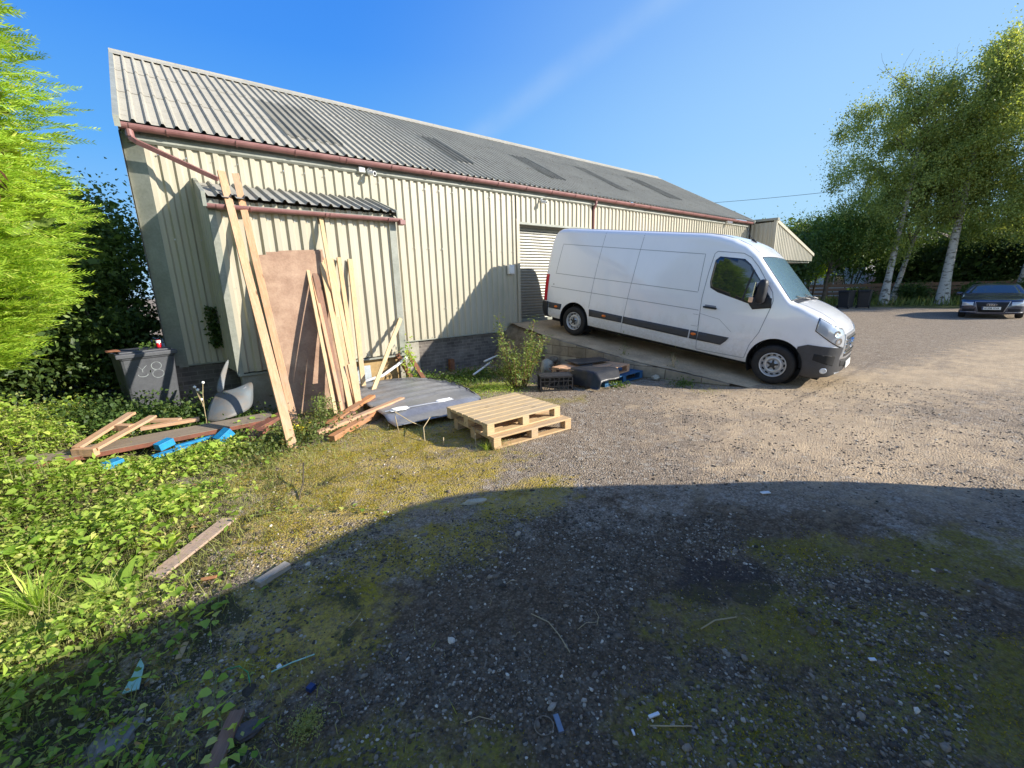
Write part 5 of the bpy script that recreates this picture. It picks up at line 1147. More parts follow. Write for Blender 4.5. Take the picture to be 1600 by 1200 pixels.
def bush(label,c,r,nc,nl,leaf,L=.12,name='bush',group='bushes around the yard',cat='bush',flat=.8,trunk=True,bh=None):
    b=plant(name,label,cat,(c[0],c[1],0),group); C=crownpts(c,r,nc,.5); C[:,2]=np.maximum(C[:,2],.12)
    V,F=cat_([clumpcloud(C,.22*min(r),int(nl*.6),L,L*.6,flat,.2,out=np.array(c)),clumpcloud(C,.34*min(r),int(nl*.7),L*.9,L*.5,flat,.2),clumpcloud(crownpts(c,np.array(r)*.72,nc,.1,zmin=.2),.25*min(r),int(nl*.35),L*2.2,L*1.6,flat,.2)]); V[:,2]=np.maximum(V[:,2],-.02); npmesh('crown',V,F,M[leaf],b)
    g=MB(); 
    for k in range(7):
        a=random.uniform(0,6.3); g.tube([(c[0]+.1*math.cos(a),c[1]+.1*math.sin(a),-.05),(c[0]+r[0]*.35*math.cos(a),c[1]+r[1]*.35*math.sin(a),c[2]*.8),(c[0]+r[0]*.6*math.cos(a),c[1]+r[1]*.6*math.sin(a),c[2]+r[2]*.45)],[.05,.035,.012],6)
    obj('stem',g,M['darkbark'],b,smooth=True); return b
# right-hand background
bush('pale green tree top rising behind the canopy',(58,20.5,4.6),(3.8,3.2,3.9),70,9000,'midleaf',.26,'background_tree',cat='tree')
bush('dark evergreen just right of the canopy end',(33.5,11.4,2.3),(1.3,1.4,2.4),50,7000,'darkleaf',.14,'evergreen_bush')
bush('yellow-green bush lit by the sun right of the canopy',(36,10.9,2.5),(.8,.8,.7),24,2600,'conifer',.13)
bush('broad dark green tree mass over the house roof behind the canopy',(44,14,4.2),(3.0,3.4,2.4),80,9000,'darkleaf',.2,'background_tree',cat='tree')
bush('dark leafy tree filling the gap left of the birches',(43.5,10.5,4.5),(2.6,3.0,2.6),80,9000,'midleaf',.19,'background_tree',cat='tree')
for i,(x,y,z,rx,ry,rz,n) in enumerate(((46.5,7.6,2.6,2.2,2.4,2.6,8000),(46,3.8,2.8,2.4,2.6,2.9,9000),(45.5,-.2,3.0,2.4,2.6,3.1,9000),(45,-4.2,3.0,2.6,3.0,3.2,9000),(44,-8.5,3.2,3,3,3.4,8000))):
    bush(('dark bush behind the left birches','dark bush behind the tallest birch','dark tall bush right behind the parked car','dark tree at the far right edge behind the car','large dark tree beyond the right edge')[i],(x,y,z),(rx,ry,rz),80,n,'darkleaf',.2)
for i,(x,y,z,r) in enumerate(((38.9,5.9,.55,.9),(39.4,2.9,.6,1.0),(40.2,.6,.6,1.1),(37.6,8.6,.4,.7))):
    bush(('low dark shrub at the foot of the left birches','low shrub right of the tallest birch trunk','low shrub directly behind the parked car','low shrub under the small dark-trunked tree')[i],(x,y,z),(r,r*1.2,.75),24,2400,'darkleaf',.12,'low_shrub')
for i,(x,y,z,r) in enumerate(((70,38,4,6),(66,28,4.2,5),(85,10,5,8),(80,-6,5,8),(-30,40,4,7),(-22,50,4,7),(75,50,4,7),(60,60,5,8))):
    bush('distant tree number one behind the houses' if 0 else ('distant tree behind the warehouse end','distant tree behind the canopy roof','distant wide tree behind the brick house','distant tree behind the parked car','distant tree beyond the conifer','further distant tree beyond the conifer','distant tree hidden behind the roof','most distant tree behind the warehouse')[i],(x,y,z),(r,r,z*1.1),60,5000,'midleaf',.42,'background_tree','trees far beyond the yard','tree')
# ---------------------------------------------------------------- left side: conifer and dark bushes
def conifer():
    c0=np.array([-2.55,6.35]); t_=plant('conifer_tree','tall bright lime-green conifer with feathery sprays at the left edge','tree',(c0[0],c0[1],0))
    g=MB(); g.tube([(c0[0],c0[1],-.1),(c0[0],c0[1],3),(c0[0],c0[1],7.2)],[.14,.09,.02],10); obj('trunk',g,M['darkbark'],t_,smooth=True)
    prof=[(1.1,.5),(1.3,1.15),(1.55,1.5),(1.9,1.75),(2.5,1.86),(3.4,1.84),(4.4,1.72),(5.4,1.4),(6.4,.8),(7.6,.1)]
    n=13000; z=RNG.uniform(1.12,7.3,n); th=RNG.uniform(-math.pi*.95,math.pi*.62,n); R_=np.array([interp(prof,k) for k in z])
    R_*=1+.10*np.sin(th*5+z*2)+.07*np.sin(z*7+th*3); inn=RNG.uniform(.60,1.0,n)**.7; L=RNG.uniform(.20,.42,n)
    rr=np.maximum(.05,R_*inn-L*.6); O=np.stack([c0[0]+rr*np.cos(th),c0[1]+rr*np.sin(th),z-.1],-1)
    D=np.stack([np.cos(th),np.sin(th),RNG.normal(.16,.16,n)],-1)+RNG.normal(size=(n,3))*.22+np.array([.25,.0,.05]); D=unit(D)
    N=unit(np.array([0,0,.8])+RNG.normal(size=(n,3))*.8); S_=unit(np.cross(N,D)); N=np.cross(D,S_); parts=[]
    parts.append(leaves(O,D,N,L*1.05,.010,DIA,.6))
    for k in range(1,11):
        f=k/11.; 
        for sgn in(-1,1):
            ln=L*.27*(1-f*.75)*RNG.uniform(.6,1.2,n)+.015; P=O+D*(L*f)[:,None]; parts.append(leaves(P,D*.9+S_*sgn*.62+N*.10,N+RNG.normal(size=(n,3))*.6,ln,.006+ln*.09,DIA,.5))
    V,F=cat_(parts); npmesh('crown',V,F,M['conifer'],t_)
    # inner dense foliage so the crown is not see-through
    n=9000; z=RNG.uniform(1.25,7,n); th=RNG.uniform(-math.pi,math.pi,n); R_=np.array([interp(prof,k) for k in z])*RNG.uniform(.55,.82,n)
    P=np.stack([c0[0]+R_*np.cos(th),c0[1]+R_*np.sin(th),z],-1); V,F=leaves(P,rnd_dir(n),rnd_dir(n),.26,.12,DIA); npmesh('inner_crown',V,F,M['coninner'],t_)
    g=MB(); 
    for k in range(40):
        a=random.uniform(-2.8,1.8); z=random.uniform(.9,5); r=interp(prof,z)*.8; g.tube([(c0[0],c0[1],z-.15),(c0[0]+r*math.cos(a),c0[1]+r*math.sin(a),z+.2)],[.03,.008],5,cap=False)
    obj('branch',g,M['darkbark'],t_,smooth=True)
    n=60; P=np.array([-.96,5.18,2.86])+RNG.normal(size=(n,3))*np.array([.03,.03,.12]); V,F=leaves(P,np.array([[0,0,-1.]]*n)+RNG.normal(size=(n,3))*.3,rnd_dir(n),.10,.02); npmesh('dead_spray',V,F,M['rust'],t_)
conifer()
for lab,c,r,nc,n,lf,L in (('narrow dark bush close behind the bin against the gable end',(-.98,10.7,1.1),(.6,.9,1.2),50,6000,'darkleaf',.09),('large bush behind the wheelie bin beside the warehouse corner, its leaves coloured as sunlit',(-1.85,11.8,1.9),(1.35,1.4,2.0),80,17000,'suntoneleaf',.09),('dark bush between conifer and bin',(-3.1,10.6,1.3),(1.5,1.3,1.5),70,12000,'darkleaf',.10),
    ('leafy tree top coloured as sunlit, showing above the dark bushes by the corner',(-2.0,13.6,3.0),(1.6,1.3,1.25),60,12000,'suntoneleaf',.11),('dark overgrown bush at the far left under the conifer',(-5.2,9.6,1.4),(2.0,1.8,1.7),70,9000,'darkleaf',.12),('wide dark bush further back at the left',(-4.6,13.5,2.4),(2.6,2.0,2.7),80,10000,'darkleaf',.14),('bush at the left behind the conifer',(-8.5,8,2.0),(2.5,2.5,2.4),60,7000,'midleaf',.14)):
    bush(lab,c,r,nc,n,lf,L,group='dark bushes left of the warehouse')
# low ivy-like growth around the bin foot
# ---------------------------------------------------------------- weeds: countless leaves
def dens(x,y):
    # right hand limit of the weed bed as a function of y
    lim=np.interp(y,[.8,1.3,1.8,2.3,2.9,3.5,4.2,5.2,6.0,7.0,8.0,9],[-.30,-.32,-.34,-.40,-.50,-.42,-.12,.30,.55,.75,.6,.3])
    lim=lim+.12*np.sin(y*5)+.06*np.sin(y*13); return 1/(1+np.exp((x-lim)/.10))
def weeds():
    parts=[];N=78000; x=RNG.uniform(-5.2,1.4,N); y=RNG.uniform(.55,9.2,N); keep=RNG.uniform(size=N)<dens(x,y)
    nz=np.array([noise.noise(Vector((a*1.3,b*1.3,5))) for a,b in zip(x,y)]); keep&=(nz>-.32)|(RNG.uniform(size=N)<.12)
    vis=(x*.5944+y*.7735>.45)&((x*.7887-y*.6141)>-1.9*(x*.5944+y*.7735)); keep&=vis
    far=np.hypot(x,y); keep&=RNG.uniform(size=N)<np.clip(1.25-far*.02,.3,1)
    keep&=~((y>7.3)&(x>-1.4)&(RNG.uniform(size=N)<.8)); keep&=~((y>6.3)&(y<6.9)&(x>-1.35)&(x<.85)&(RNG.uniform(size=N)<.85))
    x,y,nz=x[keep],y[keep],nz[keep]; n=len(x); h=(.03+np.clip(nz+.35,0,1)*.26)*RNG.uniform(.25,1.,n); h*=np.where((x<-1.2)&(y>5.5),2.6,1.)*np.where((x<-.9)&(y>3.6)&(y<5.8),1.35,1.)*np.where(y<2.3,.55,1)*np.where((y>5.6)&(y<6.3),.55,1)
    P=np.stack([x,y,ZG(x,y)+h],-1); a=RNG.uniform(0,6.28,n); D=np.stack([np.cos(a),np.sin(a),RNG.normal(-.05,.3,n)],-1); Nn=np.array([0,0,1.])+RNG.normal(size=(n,3))*.38
    L=(.022+.055*RNG.uniform(0,1,n)**1.6*np.where(nz>.0,1.15,.8))*np.where(y<2.9,.72,1.); k1=RNG.uniform(size=n)<.6
    parts.append(leaves(P[k1],D[k1],Nn[k1],L[k1],L[k1]*RNG.uniform(.65,1.0,k1.sum()),HEART,2.)); k2=~k1; parts2=[leaves(P[k2],D[k2]+rnd_dir(k2.sum())*.5,Nn[k2]+rnd_dir(k2.sum())*.5,L[k2]*1.3,L[k2]*.42,DIA,2.5)]
    V,F=cat_(parts2); tag(npmesh('nettle_leaves',V,F,M['weed']),'narrow pointed weed leaves growing up through the heart-leaved weeds','weeds',kind='stuff')
    q=RNG.uniform(size=n)<.09; Pd=P[q].copy(); Pd[:,2]=ZG(Pd[:,0],Pd[:,1])+RNG.uniform(.005,.05,q.sum()); V,F=leaves(Pd,rnd_dir(q.sum())*(1,1,.3),rnd_dir(q.sum())+(0,0,1.),L[q]*1.1,L[q]*.6,DIA,3.); tag(npmesh('dead_leaves',V,F,M['dryleaf']),'brown dead leaves lying among the weeds','leaves',kind='stuff')
    m=int(n*1.3); i=RNG.integers(0,n,m); Q=P[i]+RNG.normal(size=(m,3))*np.array([.05,.05,.03]); Q[:,2]=np.maximum(Q[:,2],ZG(Q[:,0],Q[:,1])); Ls=RNG.uniform(.014,.034,m)
    parts.append(leaves(Q,rnd_dir(m)*(1,1,.6),np.array([0,0,1.])+RNG.normal(size=(m,3))*.6,Ls,Ls*.6,DIA)) 
    V2,F2=parts.pop(); o2=npmesh('small_weeds',V2,F2,M['weed2']); tag(o2,'smaller yellowish weeds mixed among the heart-shaped leaves on the left','weeds',kind='stuff')
    V,F=cat_(parts); o=npmesh('ground_cover',V,F,M['weed']); tag(o,'bright green heart-leaved weeds covering the left side of the yard','weeds',kind='stuff')
    # stems
    m=n//3; i=RNG.integers(0,n,m); V=[];Fq=[]
    B=P[i].copy(); B[:,2]=ZG(B[:,0],B[:,1])-.01; B[:,:2]+=RNG.normal(size=(m,2))*.03; V,F=leaves(B,P[i]-B,rnd_dir(m),np.linalg.norm(P[i]-B,axis=1),.0045,DIA,.2)
    o=npmesh('weed_stems',V,F,M['stem']); tag(o,'thin green stems among the weeds on the left','weeds',kind='stuff')
weeds()
def scatter_grass():
    parts=[]
    # dry grass fringe along the weed bed, blades over the moss, tufts by the timber feet and the plinth
    spots=[(-.1,4.0,.45,1400,.10),(.35,4.7,.5,1500,.10),(.9,5.15,.5,1300,.09),(-.25,3.2,.3,900,.08),(1.5,5.2,.4,700,.07),(2.2,4.75,.3,320,.07),(-.9,3.1,.25,700,.24),(2.55,3.68,.16,260,.10),(.5,3.9,.5,600,.06),(1.1,3.9,.5,420,.05),(-.35,2.2,.4,700,.09),(-.6,1.6,.4,500,.10),(3.9,6.9,.6,900,.12),(5.2,7.4,.5,500,.12),(1.2,6.3,.4,500,.13),(7.1,4.0,.18,200,.07),(.0,1.2,.3,160,.07),(-1.5,5.9,.8,900,.14),(-2.6,5.2,.9,1200,.15),(6.9,3.4,.2,120,.06)]
    for cx,cy,s,n,h in spots:
        P=np.stack([RNG.normal(cx,s,n),RNG.normal(cy,s*.8,n),np.zeros(n)],-1); P[:,2]=ZG(P[:,0],P[:,1])-.005; D=np.array([0,0,1.])+RNG.normal(size=(n,3))*np.array([.7,.7,.2]); L=RNG.uniform(.4,1.3,n)*h
        parts.append(leaves(P,D,rnd_dir(n),L,RNG.uniform(.002,.005,n),BLADE,2.))
    V,F=cat_(parts); o=npmesh('grass',V,F,M['grass']); tag(o,'dry yellow-green grass wisps between the weeds and the gravel','grass',kind='stuff')
    n=9000; x=RNG.uniform(31,48,n); y=RNG.uniform(-6,11,n); lim=np.interp(y,[-6,0,4,7,11],[37,36.5,35.6,34.5,31.5]); k=x>lim; x,y=x[k],y[k]; n=len(x)
    P=np.stack([x,y,np.zeros(n)],-1); D=np.array([0,0,1.])+RNG.normal(size=(n,3))*.35; V,F=leaves(P,D,rnd_dir(n),RNG.uniform(.15,.7,n),.05,BLADE,1.); o=npmesh('verge_grass',V,F,M['clump']); tag(o,'long rough grass along the far edge of the yard under the birches','grass',kind='stuff')
    # scrubby little plants: mixed brown-green growth at the board feet, dark growth by the plinth, yellow-green mat under the shrub
    for nm,lab,m,sp in (('scrub','tangled brown-green scrub at the foot of the long boards','clump',((.75,5.7,.28,1500,.05,.10),(1.15,5.75,.3,1200,.045,.14),(.3,5.4,.3,900,.045,.08),(1.35,6.1,.12,500,.03,.3))),
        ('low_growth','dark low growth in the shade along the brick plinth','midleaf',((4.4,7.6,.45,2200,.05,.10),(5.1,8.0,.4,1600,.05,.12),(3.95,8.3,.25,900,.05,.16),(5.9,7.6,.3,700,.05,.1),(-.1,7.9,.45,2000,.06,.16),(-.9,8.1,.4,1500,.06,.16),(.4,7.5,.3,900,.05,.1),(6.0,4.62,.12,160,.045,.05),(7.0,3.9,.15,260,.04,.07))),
        ('shade_tone_growth','leafy growth round the bin and the silver panel, coloured dark to stand for shade','darkleaf',((-.6,8.2,.35,2600,.06,.30),(-.1,7.8,.35,2400,.06,.25),(-1.3,8.4,.45,2400,.06,.32),(.35,7.4,.25,1000,.05,.14))),  # dark leaves put here to paint in the shade round the bin
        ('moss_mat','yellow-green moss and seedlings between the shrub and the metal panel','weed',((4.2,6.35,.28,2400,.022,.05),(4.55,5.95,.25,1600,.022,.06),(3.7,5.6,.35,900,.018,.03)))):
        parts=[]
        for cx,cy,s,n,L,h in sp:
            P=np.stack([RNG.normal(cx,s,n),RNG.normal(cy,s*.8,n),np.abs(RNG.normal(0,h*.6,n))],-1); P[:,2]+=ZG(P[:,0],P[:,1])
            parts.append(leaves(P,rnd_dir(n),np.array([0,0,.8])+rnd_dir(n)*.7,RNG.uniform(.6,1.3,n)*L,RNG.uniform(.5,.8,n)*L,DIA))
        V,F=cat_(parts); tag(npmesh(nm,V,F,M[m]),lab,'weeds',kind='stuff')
scatter_grass()
def rosette(name,label,x,y,n,L,Wd,m,lift=.6,cat='plant',group=None,tpl=BLADE):
    p=plant(name,label,cat,(x,y,0),group); a=RNG.uniform(0,6.28,n); D=np.stack([np.cos(a),np.sin(a),RNG.uniform(.1,1.2,n)*lift],-1); P=np.stack([x+.02*np.cos(a),y+.02*np.sin(a),np.full(n,zg(x,y))],-1)
    LL=RNG.uniform(.6,1.15,n)*L; V,F=leaves(P,D,np.array([0,0,1.])+RNG.normal(size=(n,3))*.2,LL,LL*Wd,tpl,1.6); npmesh('leaf_rosette',V,F,M[m],p); return p
rosette('dock_plant','leafy bright green dock plant at the shade edge',-.58,3.28,30,.21,.28,'weed',.9)
rosette('dock_plant','small leafy rosette left of the flat pinkish plank',-.35,3.75,20,.15,.26,'weed',.9)
rosette('grass_tuft','long-bladed green grass tuft at the left edge',-.93,3.40,110,.34,.035,'weed',1.8,'grass tuft')
rosette('grass_tuft','drooping grass tuft in the shade at the left edge',-.98,2.55,70,.26,.03,'weed',1.2,'grass tuft')
rosette('grass_tuft','green grass tuft under the corner of the lower pallet',2.50,3.72,60,.13,.05,'weed',1.8,'grass tuft')
def tuft(name,label,x,y,m,n,h,r,L):
    p=plant(name,label,'plant',(x,y,0)); P=np.stack([RNG.normal(x,r,n),RNG.normal(y,r,n),RNG.uniform(0,1,n)**.7*h],-1); V,F=leaves(P,rnd_dir(n),np.array([0,0,.7])+rnd_dir(n)*.8,RNG.uniform(.6,1.3,n)*L,L*.6,DIA); npmesh('foliage',V,F,M[m],p)
    k=14; a=RNG.uniform(0,6.3,k); g=MB()
    for t_ in a: g.tube([(x,y,-.01),(x+r*1.2*math.cos(t_),y+r*1.2*math.sin(t_),h*.9)],[.003,.0015],4)
    obj('stem',g,M['stem'],p)
tuft('weed_clump','pale yellowish clump of tiny-leaved weed at the bottom centre-left',.14,1.66,'grass',900,.06,.035,.010)
tuft('weed_clump','upright leafy weed growing at the foot of the brown boards',1.33,5.98,'shrubleaf',420,.42,.07,.035)
def runner(label,pts,n,L):
    p=plant('bindweed_runner',label,'climbing weed',pts[0],'bindweed runners creeping over the gravel'); P=[Vector((x,y,zg(x,y)+.025)) for x,y,_ in pts]; g=MB(); g.tube(P,.0028,5); obj('stem',g,M['stem'],p)
    Q=[];D=[]
    for k in range(n):
        f=k/(n-1)*(len(P)-1); i=min(int(f),len(P)-2); q=P[i].lerp(P[i+1],f-i); d=(P[i+1]-P[i]).normalized(); s=Vector((-d.y,d.x,0))*(1 if k%2 else -1); Q.append(tuple(q+s*.012+Vector((0,0,.012)))); D.append(tuple(s*.8+d*.5+Vector((0,0,random.uniform(-.1,.25)))))
    k=len(Q); LL=RNG.uniform(.8,1.25,k)*L; V,F=leaves(np.array(Q),np.array(D),np.array([0,0,1.])+RNG.normal(size=(k,3))*.25,LL,LL*.85,HEART); npmesh('leaves',V,F,M['weed'],p)
runner('bindweed runner stretching right over the moss in the sun',[(.2,3.8,0),(.4,3.74,0),(.6,3.62,0),(.85,3.42,0),(1.08,3.14,0)],15,.042)
runner('bindweed runner crossing from sun into shade below the pinkish plank',[(.0,3.35,0),(-.03,3.05,0),(-.09,2.8,0),(-.12,2.6,0),(-.26,2.55,0)],13,.052)
runner('bindweed runner hanging down to the bottom edge by the brown strip',[(-.14,2.2,0),(-.16,2.06,0),(-.14,1.92,0),(-.15,1.8,0),(-.2,1.68,0)],13,.05)
runner('shaded bindweed strand with big leaves, left of the shade-crossing one',[(-.38,2.9,0),(-.28,2.82,0),(-.2,2.74,0),(-.1,2.66,0)],9,.062)
def shrub():
    p=plant('shrub','pale green bushy self-seeded shrub with two upright shoots beside the plastic crate','shrub',(4.68,5.85,0)); g=MB(); tips=[]
    for k in range(26):
        a=random.uniform(0,6.28); r=random.uniform(.02,.16); s=random.uniform(.12,.42); h=random.uniform(.35,.95)
        if k<4: s=.10; h=(1.32,1.22,1.12,1.05)[k]; a=(2.5,-.6,2.6,-.5)[k]; s=(.26,.22,.2,.12)[k]
        P=[Vector((4.68+r*math.cos(a),5.85+r*math.sin(a),-.03)),Vector((4.68+(r+s*.5)*math.cos(a),5.85+(r+s*.5)*math.sin(a),h*.55)),Vector((4.68+(r+s)*math.cos(a),5.85+(r+s)*math.sin(a),h))]
        g.tube(P,[.008,.006,.003],5); n=int(115*h+30)
        for j in range(n):
            f=random.uniform(.18,1.02); q=P[0].lerp(P[1],min(1,f*2)) if f<.5 else P[1].lerp(P[2],(f-.5)*2); tips.append((tuple(q+Vector((random.gauss(0,.045),random.gauss(0,.045),random.gauss(0,.03)))),(random.gauss(0,1)+math.cos(a)*.4,random.gauss(0,1)+math.sin(a)*.4,random.gauss(.0,.45))))
    obj('stem',g,mat('reddish_stem',(.25,.12,.08),(.16,.09,.05),5,.7),p,smooth=True); n=len(tips); L=RNG.uniform(.035,.075,n)
    V,F=leaves(np.array([t_[0] for t_ in tips]),np.array([t_[1] for t_ in tips]),np.array([0,0,1.])+rnd_dir(n)*.6,L,L*.42,BLADE if False else DIA,1.5); npmesh('foliage',V,F,M['shrubleaf'],p)
shrub()
def stalk(name,label,x,y,h,m,leafmat=None,heads=None,cat='plant',n=40,L=.05):
    p=plant(name,label,cat,(x,y,0)); g=MB(); tips=[]
    for a,s,k in((.5,.06,1.),(2.9,.05,.93),(4.4,.07,.88),(1.6,.1,.6)):
        P=[(x,y,-.02+zg(x,y)),(x+.01,y,h*.45),(x+s*math.cos(a)*.5,y+s*math.sin(a)*.5,h*.75*k),(x+s*math.cos(a),y+s*math.sin(a),h*k)]; g.tube(P,[.006,.005,.004,.003],5); tips.append(P[-1])
    obj('stem',g,M[m],p,smooth=True)
    if heads:
        for t_ in tips: g=MB(); g.lathe([(-.02,0),(-.015,.016),(.01,.02),(.02,0)],t_,'z',10); obj('seed_head',g,M['white2'],p,smooth=True)
    if leafmat: P=np.array([x,y,h*.6])+RNG.normal(size=(n,3))*np.array([.07,.07,h*.3]); V,F=leaves(P,rnd_dir(n),np.array([0,0,1.])+rnd_dir(n)*.5,L,L*.5); npmesh('foliage',V,F,M[leafmat],p)
stalk('dead_flower_stalk','dry thistle stalk with white seed heads in front of the silver panel',.05,7.15,.62,'dry',None,True)
stalk('tall_weed','leafy weed growing up between the post tops at the lean-to corner',3.45,7.75,.75,'stem','weed',None,'plant',150,.075)
stalk('tall_weed','spindly weed growing on the ramp edge under the van',7.35,4.35,.48,'dry','clump',None,'plant',60,.035)
stalk('tall_weed','weed with yellow-green leaves on the ramp edge further up',7.15,5.35,.62,'stem','clump',None,'plant',60,.04)
p=plant('yellow_flower','small yellow flowers at the foot of the brown boards','flower',(.98,5.75,0)); P=np.array([.98,5.75,.10])+RNG.normal(size=(60,3))*np.array([.05,.05,.03]); V,F=leaves(P,rnd_dir(60),np.array([0,0,1.])+rnd_dir(60)*.4,.03,.02); npmesh('petals',V,F,M['yellow'],p)
g=MB(); g.tube([(.98,5.75,-.02),(.98,5.75,.09)],.003,5); obj('stem',g,M['stem'],p)
# ivy strand on the lean-to side, seedlings on the bin
p=plant('ivy_strand','dark dead ivy hanging in the inner corner of the lean-to','climbing plant',(.45,8.9,1.2)); n=380; P=np.stack([RNG.normal(.44,.05,n),RNG.normal(8.90,.04,n),RNG.uniform(.95,1.62,n)],-1); V,F=leaves(P,rnd_dir(n)+np.array([0,0,-.6]),rnd_dir(n),.07,.045); npmesh('foliage',V,F,M['darkleaf'],p)
p=plant('small_weed','little green weed sprouting on the bin lid','plant',(-.45,8.7,1.05)); n=60; P=np.array([-.47,8.7,1.06])+RNG.normal(size=(n,3))*np.array([.06,.05,.03]); V,F=leaves(P,rnd_dir(n),rnd_dir(n),.05,.025); npmesh('foliage',V,F,M['midleaf'],p)
# ---------------------------------------------------------------- houses, fence and bins beyond the yard
def house(label,x0,x1,y0,y1,ez,rz,wall,axis='y',name='house',wins=()):
    h=thing(name,label,'house',((x0+x1)/2,(y0+y1)/2,0),'houses beyond the yard')
    g=MB(); g.bb(x0,x1,y0,y1,-.2,ez)
    obj('wall',g,M[wall],h); ym=(y0+y1)/2; xm=(x0+x1)/2
    if axis=='y':
        g=MB(); g.prism([(x0+.01,y0+.01,ez),(x1-.01,y0+.01,ez),(xm,y0+.01,rz-.1)],(0,y1-y0-.02,0)); obj('gable',g,M[wall],h)
        g=MB()
        for s in(-1,1): xe=xm+s*((x1-x0)/2+.35); g.prism([(xe,y0-.3,ez-.2),(xm,y0-.3,rz),(xm,y0-.3,rz+.12),(xe,y0-.3,ez-.08)],(0,y1-y0+.6,0))
    else:
        g=MB(); g.prism([(x0+.01,y0+.01,ez),(x0+.01,y1-.01,ez),(x0+.01,ym,rz-.1)],(x1-x0-.02,0,0)); obj('gable',g,M[wall],h); g=MB()
        for s in(-1,1): ye=ym+s*((y1-y0)/2+.35); g.prism([(x0-.3,ye,ez-.2),(x0-.3,ym,rz),(x0-.3,ym,rz+.12),(x0-.3,ye,ez-.08)],(x1-x0+.6,0,0))
    obj('roof',g,M['tile'],h)
    for (y,z,w,hh) in wins:
        g=MB(); g.bb(x0-.06,x0+.05,y,y+w,z,z+hh); f=obj('window',g,M['white2'],h); g=MB(); g.bb(x0-.075,x0-.05,y+.07,y+w/2-.03,z+.07,z+hh-.07); obj('pane',g,M['glass'],f,world=False); g=MB(); g.bb(x0-.075,x0-.05,y+w/2+.03,y+w-.07,z+.07,z+hh-.07); obj('pane',g,M['glass'],f,world=False)
house('white rendered house with brown tiled roof seen between the leaves, behind the canopy',52,60,11.5,19.5,3.6,6.6,'housewhite','x',wins=((13,.9,1.8,1.2),(16.4,.9,1.4,1.2)))
house('red brick house half hidden behind the birches',50,58,3.5,10.2,2.6,5.2,'brickred','x',wins=((4.2,.8,1.1,1.2),(7.6,.9,1.8,1.1)))
house('far brick house behind the parked car',56,64,-8,-1,4.2,7,'brickred','x',wins=((-6,.9,1.6,1.2),(-3.4,2.8,1.3,1.1)))
fn=thing('wooden_fence','low dark timber fence along the far side of the yard','fence',(38,10,0))
for i,y in enumerate(np.arange(-4,15,1.9)): g=MB(); x=43.2-.28*max(0,y-2)*1.; g.bb(x-.05,x+.05,y-.05,y+.05,0,1.35); obj('post',g,M['brownwood'],fn)
for z in(.15,.45,.75,1.05):
    g=MB(); g.prism([(43.2,-4,z),(43.2,2,z),(39.6,14.8,z),(39.63,14.8,z),(43.23,2,z),(43.23,-4,z)],(0,0,.24)); obj('rail',g,M['brownwood'],fn)
for i,(x,y,a) in enumerate(((31.2,7.6,80),(31.9,6.9,95))): bin_('wheelie_bin',('far dark wheelie bin on the left of the pair below the small tree','far dark wheelie bin on the right of the pair')[i],T(x,y,0,a),M['blackpl'],M['blackpl'],False)
# overhead cable
g=MB(); P=[]
for k in range(25): f=k/24; a=Vector((46,44,12.2)).lerp(Vector((60,11,10.9)),f); a.z-=1.0*math.sin(math.pi*f)*.5; P.append(a)
g.tube(P,.022,5); tag(obj('overhead_cable',g,M['dark']),'thin overhead cable crossing the sky beyond the canopy','cable')
g=MB(); g.tube([(60,11,0),(60,11,11)],[.14,.10],10); tag(obj('utility_pole',g,M['darkbark']),'wooden utility pole hidden behind the birches','pole')
g=MB(); g.tube([(46,44,0),(46,44,12.3)],[.14,.10],10); tag(obj('utility_pole',g,M['darkbark']),'wooden utility pole behind the warehouse roof','pole')
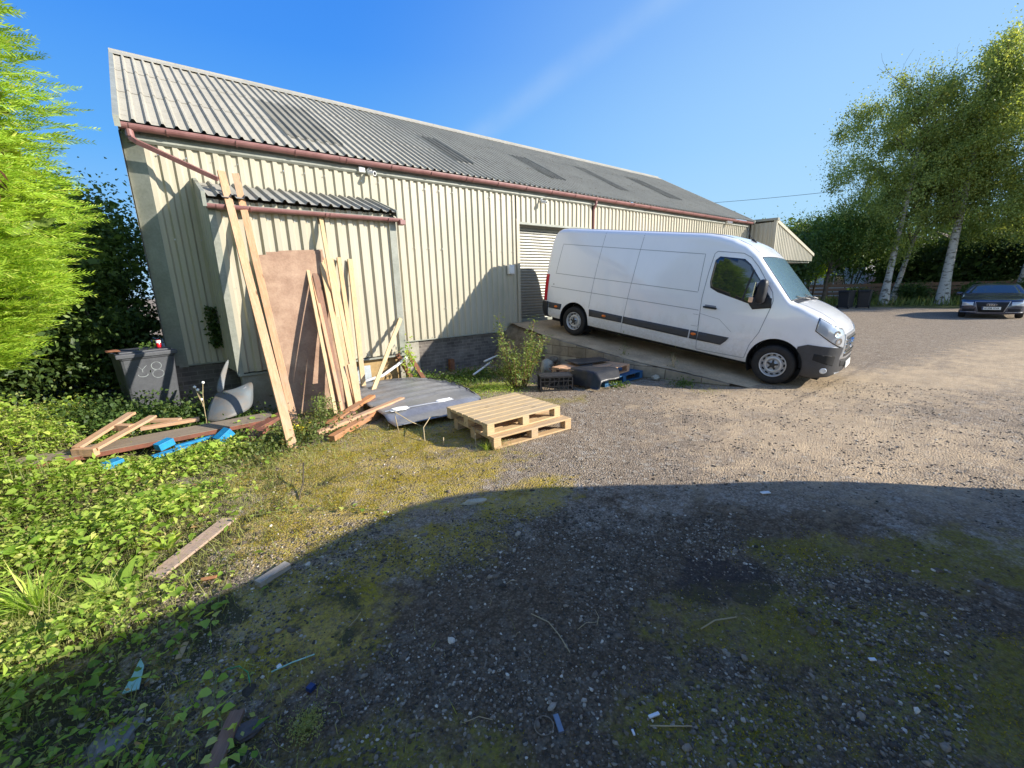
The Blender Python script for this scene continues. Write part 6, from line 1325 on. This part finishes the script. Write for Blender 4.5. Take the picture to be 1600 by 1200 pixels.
# ---------------------------------------------------------------- gravel: real stones near the camera
def gravel():
    t=np.array([(0,0,1),(.894,0,.447),(.276,.851,.447),(-.724,.526,.447),(-.724,-.526,.447),(.276,-.851,.447),(.724,.526,-.3),(-.276,.851,-.3),(-.894,0,-.3),(-.276,-.851,-.3),(.724,-.526,-.3)])
    F=np.array([(0,1,2),(0,2,3),(0,3,4),(0,4,5),(0,5,1),(1,6,2),(2,7,3),(3,8,4),(4,9,5),(5,10,1),(2,6,7),(3,7,8),(4,8,9),(5,9,10),(1,10,6)])
    mt=NT('gravel_stones'); isl=mt.n('ShaderNodeNewGeometry').outputs['Random Per Island']; r=mt.n('ShaderNodeValToRGB'); e=r.color_ramp.elements; e[0].color=(.055,.045,.034,1); e[1].position=1; e[1].color=(.76,.70,.58,1)
    for p,c in((.35,(.125,.10,.075,1)),(.65,(.21,.17,.125,1)),(.88,(.34,.285,.215,1)),(.97,(.45,.40,.32,1))): x=e.new(p); x.color=c
    mt.l(isl,r.inputs[0]); mt.fin(mt.mix(1.,r.outputs[0],mt.ramp(mt.noise(90,3,.6),.3,.7,(.75,.75,.75),(1.15,1.15,1.15)),'MULTIPLY'),.85,0,None,.3)
    parts=[]
    for N,r0,r1,s0,s1 in((90000,.75,3.3,.0015,.010),(1300,.75,3.6,.009,.024),(45000,3.0,9.5,.003,.014)):
        rr=np.sqrt(RNG.uniform(r0**2,r1**2,N)); a=RNG.uniform(rad(-2),rad(108),N); x=rr*np.cos(a); y=rr*np.sin(a)
        k=(RNG.uniform(size=N)>dens(x,y)*.85)&(x*.7887-y*.6141>-1.8*(x*.5944+y*.7735))&(x*.7887-y*.6141<1.8*(x*.5944+y*.7735))
        cl=np.array([noise.noise(Vector((p*1.6,q*1.6,2))) for p,q in zip(x,y)]); k&=RNG.uniform(size=N)<np.clip(.55+cl*1.4,.12,1)
        k&=~((x>6.8)&(y>2.9)); k&=y<7.9; x,y=x[k],y[k]; n=len(x)
        s=s0+(s1-s0)*RNG.uniform(0,1,n)**3; z=ZG(x,y); A=RNG.uniform(0,6.28,n); sc=np.stack([RNG.uniform(.8,1.5,n),RNG.uniform(.6,1.1,n),RNG.uniform(.4,.8,n)],-1)
        Tt=t[None]*(1+RNG.normal(size=(n,11,1))*.2); Q=Tt*sc[:,None,:]*s[:,None,None]; c_,s_=np.cos(A)[:,None],np.sin(A)[:,None]
        V=np.stack([Q[:,:,0]*c_-Q[:,:,1]*s_+x[:,None],Q[:,:,0]*s_+Q[:,:,1]*c_+y[:,None],Q[:,:,2]+z[:,None]+s[:,None]*.15],-1).reshape(-1,3); parts.append((V,(np.arange(n)[:,None,None]*11+F[None]).reshape(-1,3)))
    V,Fa=cat_(parts); o=npmesh('gravel',V,Fa,mt.m); tag(o,'loose mixed gravel stones over the yard','gravel',kind='stuff')
gravel()
def moss():
    E=((1.5,3.6,1.15,.7,-18,1),(.6,3.5,.8,.7,0,1),(1.9,4.5,1.1,.9,0,1),(.8,4.6,.8,.7,0,1),(1.0,2.5,.9,.35,-10,.8),(2.4,.55,.8,.32,-40,.6),(3.1,.7,.6,.25,-40,.6),(1.5,.55,.55,.3,-40,.6),(2.7,-.2,1.2,.4,-40,.5),(3.4,5.6,.5,.4,0,.7),(4.0,5.0,1.0,.3,-30,.3),(2.1,2.6,.6,.3,0,.6))
    P=[]
    for cx,cy,rx,ry,a,w in E:
        n=int(9000*rx*ry*w)+500; u=RNG.normal(size=(n,2))*.5; c,s_=math.cos(rad(a)),math.sin(rad(a)); x=cx+u[:,0]*rx*c-u[:,1]*ry*s_; y=cy+u[:,0]*rx*s_+u[:,1]*ry*c
        nz=np.array([noise.noise(Vector((p*4,q*4,8))) for p,q in zip(x,y)]); k=nz>-.02; P.append(np.stack([x[k],y[k],ZG(x[k],y[k])],-1))
    P=np.concatenate(P); P=np.repeat(P,2,0)+RNG.normal(size=(len(P)*2,3))*(.012,.012,.001); n=len(P); V,F=leaves(P,np.array([0,0,1.])+RNG.normal(size=(n,3))*.8,rnd_dir(n),RNG.uniform(.005,.014,n),RNG.uniform(.003,.007,n),DIA)
    tag(npmesh('moss',V,F,M['moss']),'ragged ochre-green moss tufts on the damp gravel','moss',kind='stuff')
moss()

# ---------------------------------------------------------------- repeated fittings: one object for each piece
def split_loose(names):
    for o in list(bpy.data.objects):
        if o.type!='MESH' or o.name.split('.')[0] not in names: continue
        me=o.data; bm=bmesh.new(); bm.from_mesh(me); seen=set(); isl=[]
        for v in bm.verts:
            if v in seen: continue
            st=[v]; seen.add(v); c=[]
            while st:
                q=st.pop(); c.append(q)
                for e in q.link_edges:
                    w=e.other_vert(q)
                    if w not in seen: seen.add(w); st.append(w)
            isl.append(c)
        if len(isl)<2: bm.free(); continue
        for c in isl:
            ix={v:i for i,v in enumerate(c)}; fs=[tuple(ix[v] for v in f.verts) for f in bm.faces if f.verts[0] in ix]
            m=bpy.data.meshes.new(o.name); m.from_pydata([v.co for v in c],[],fs); m.materials.append(me.materials[0])
            p=o.copy(); p.data=m; COL.objects.link(p)
        bm.free(); bpy.data.objects.remove(o)
split_loose({'corner_flashing','block_pier','gutter_bracket','gutter_joint','end_cap','verge_flashing','wiper','axle','vent_hole','brick_plinth'})
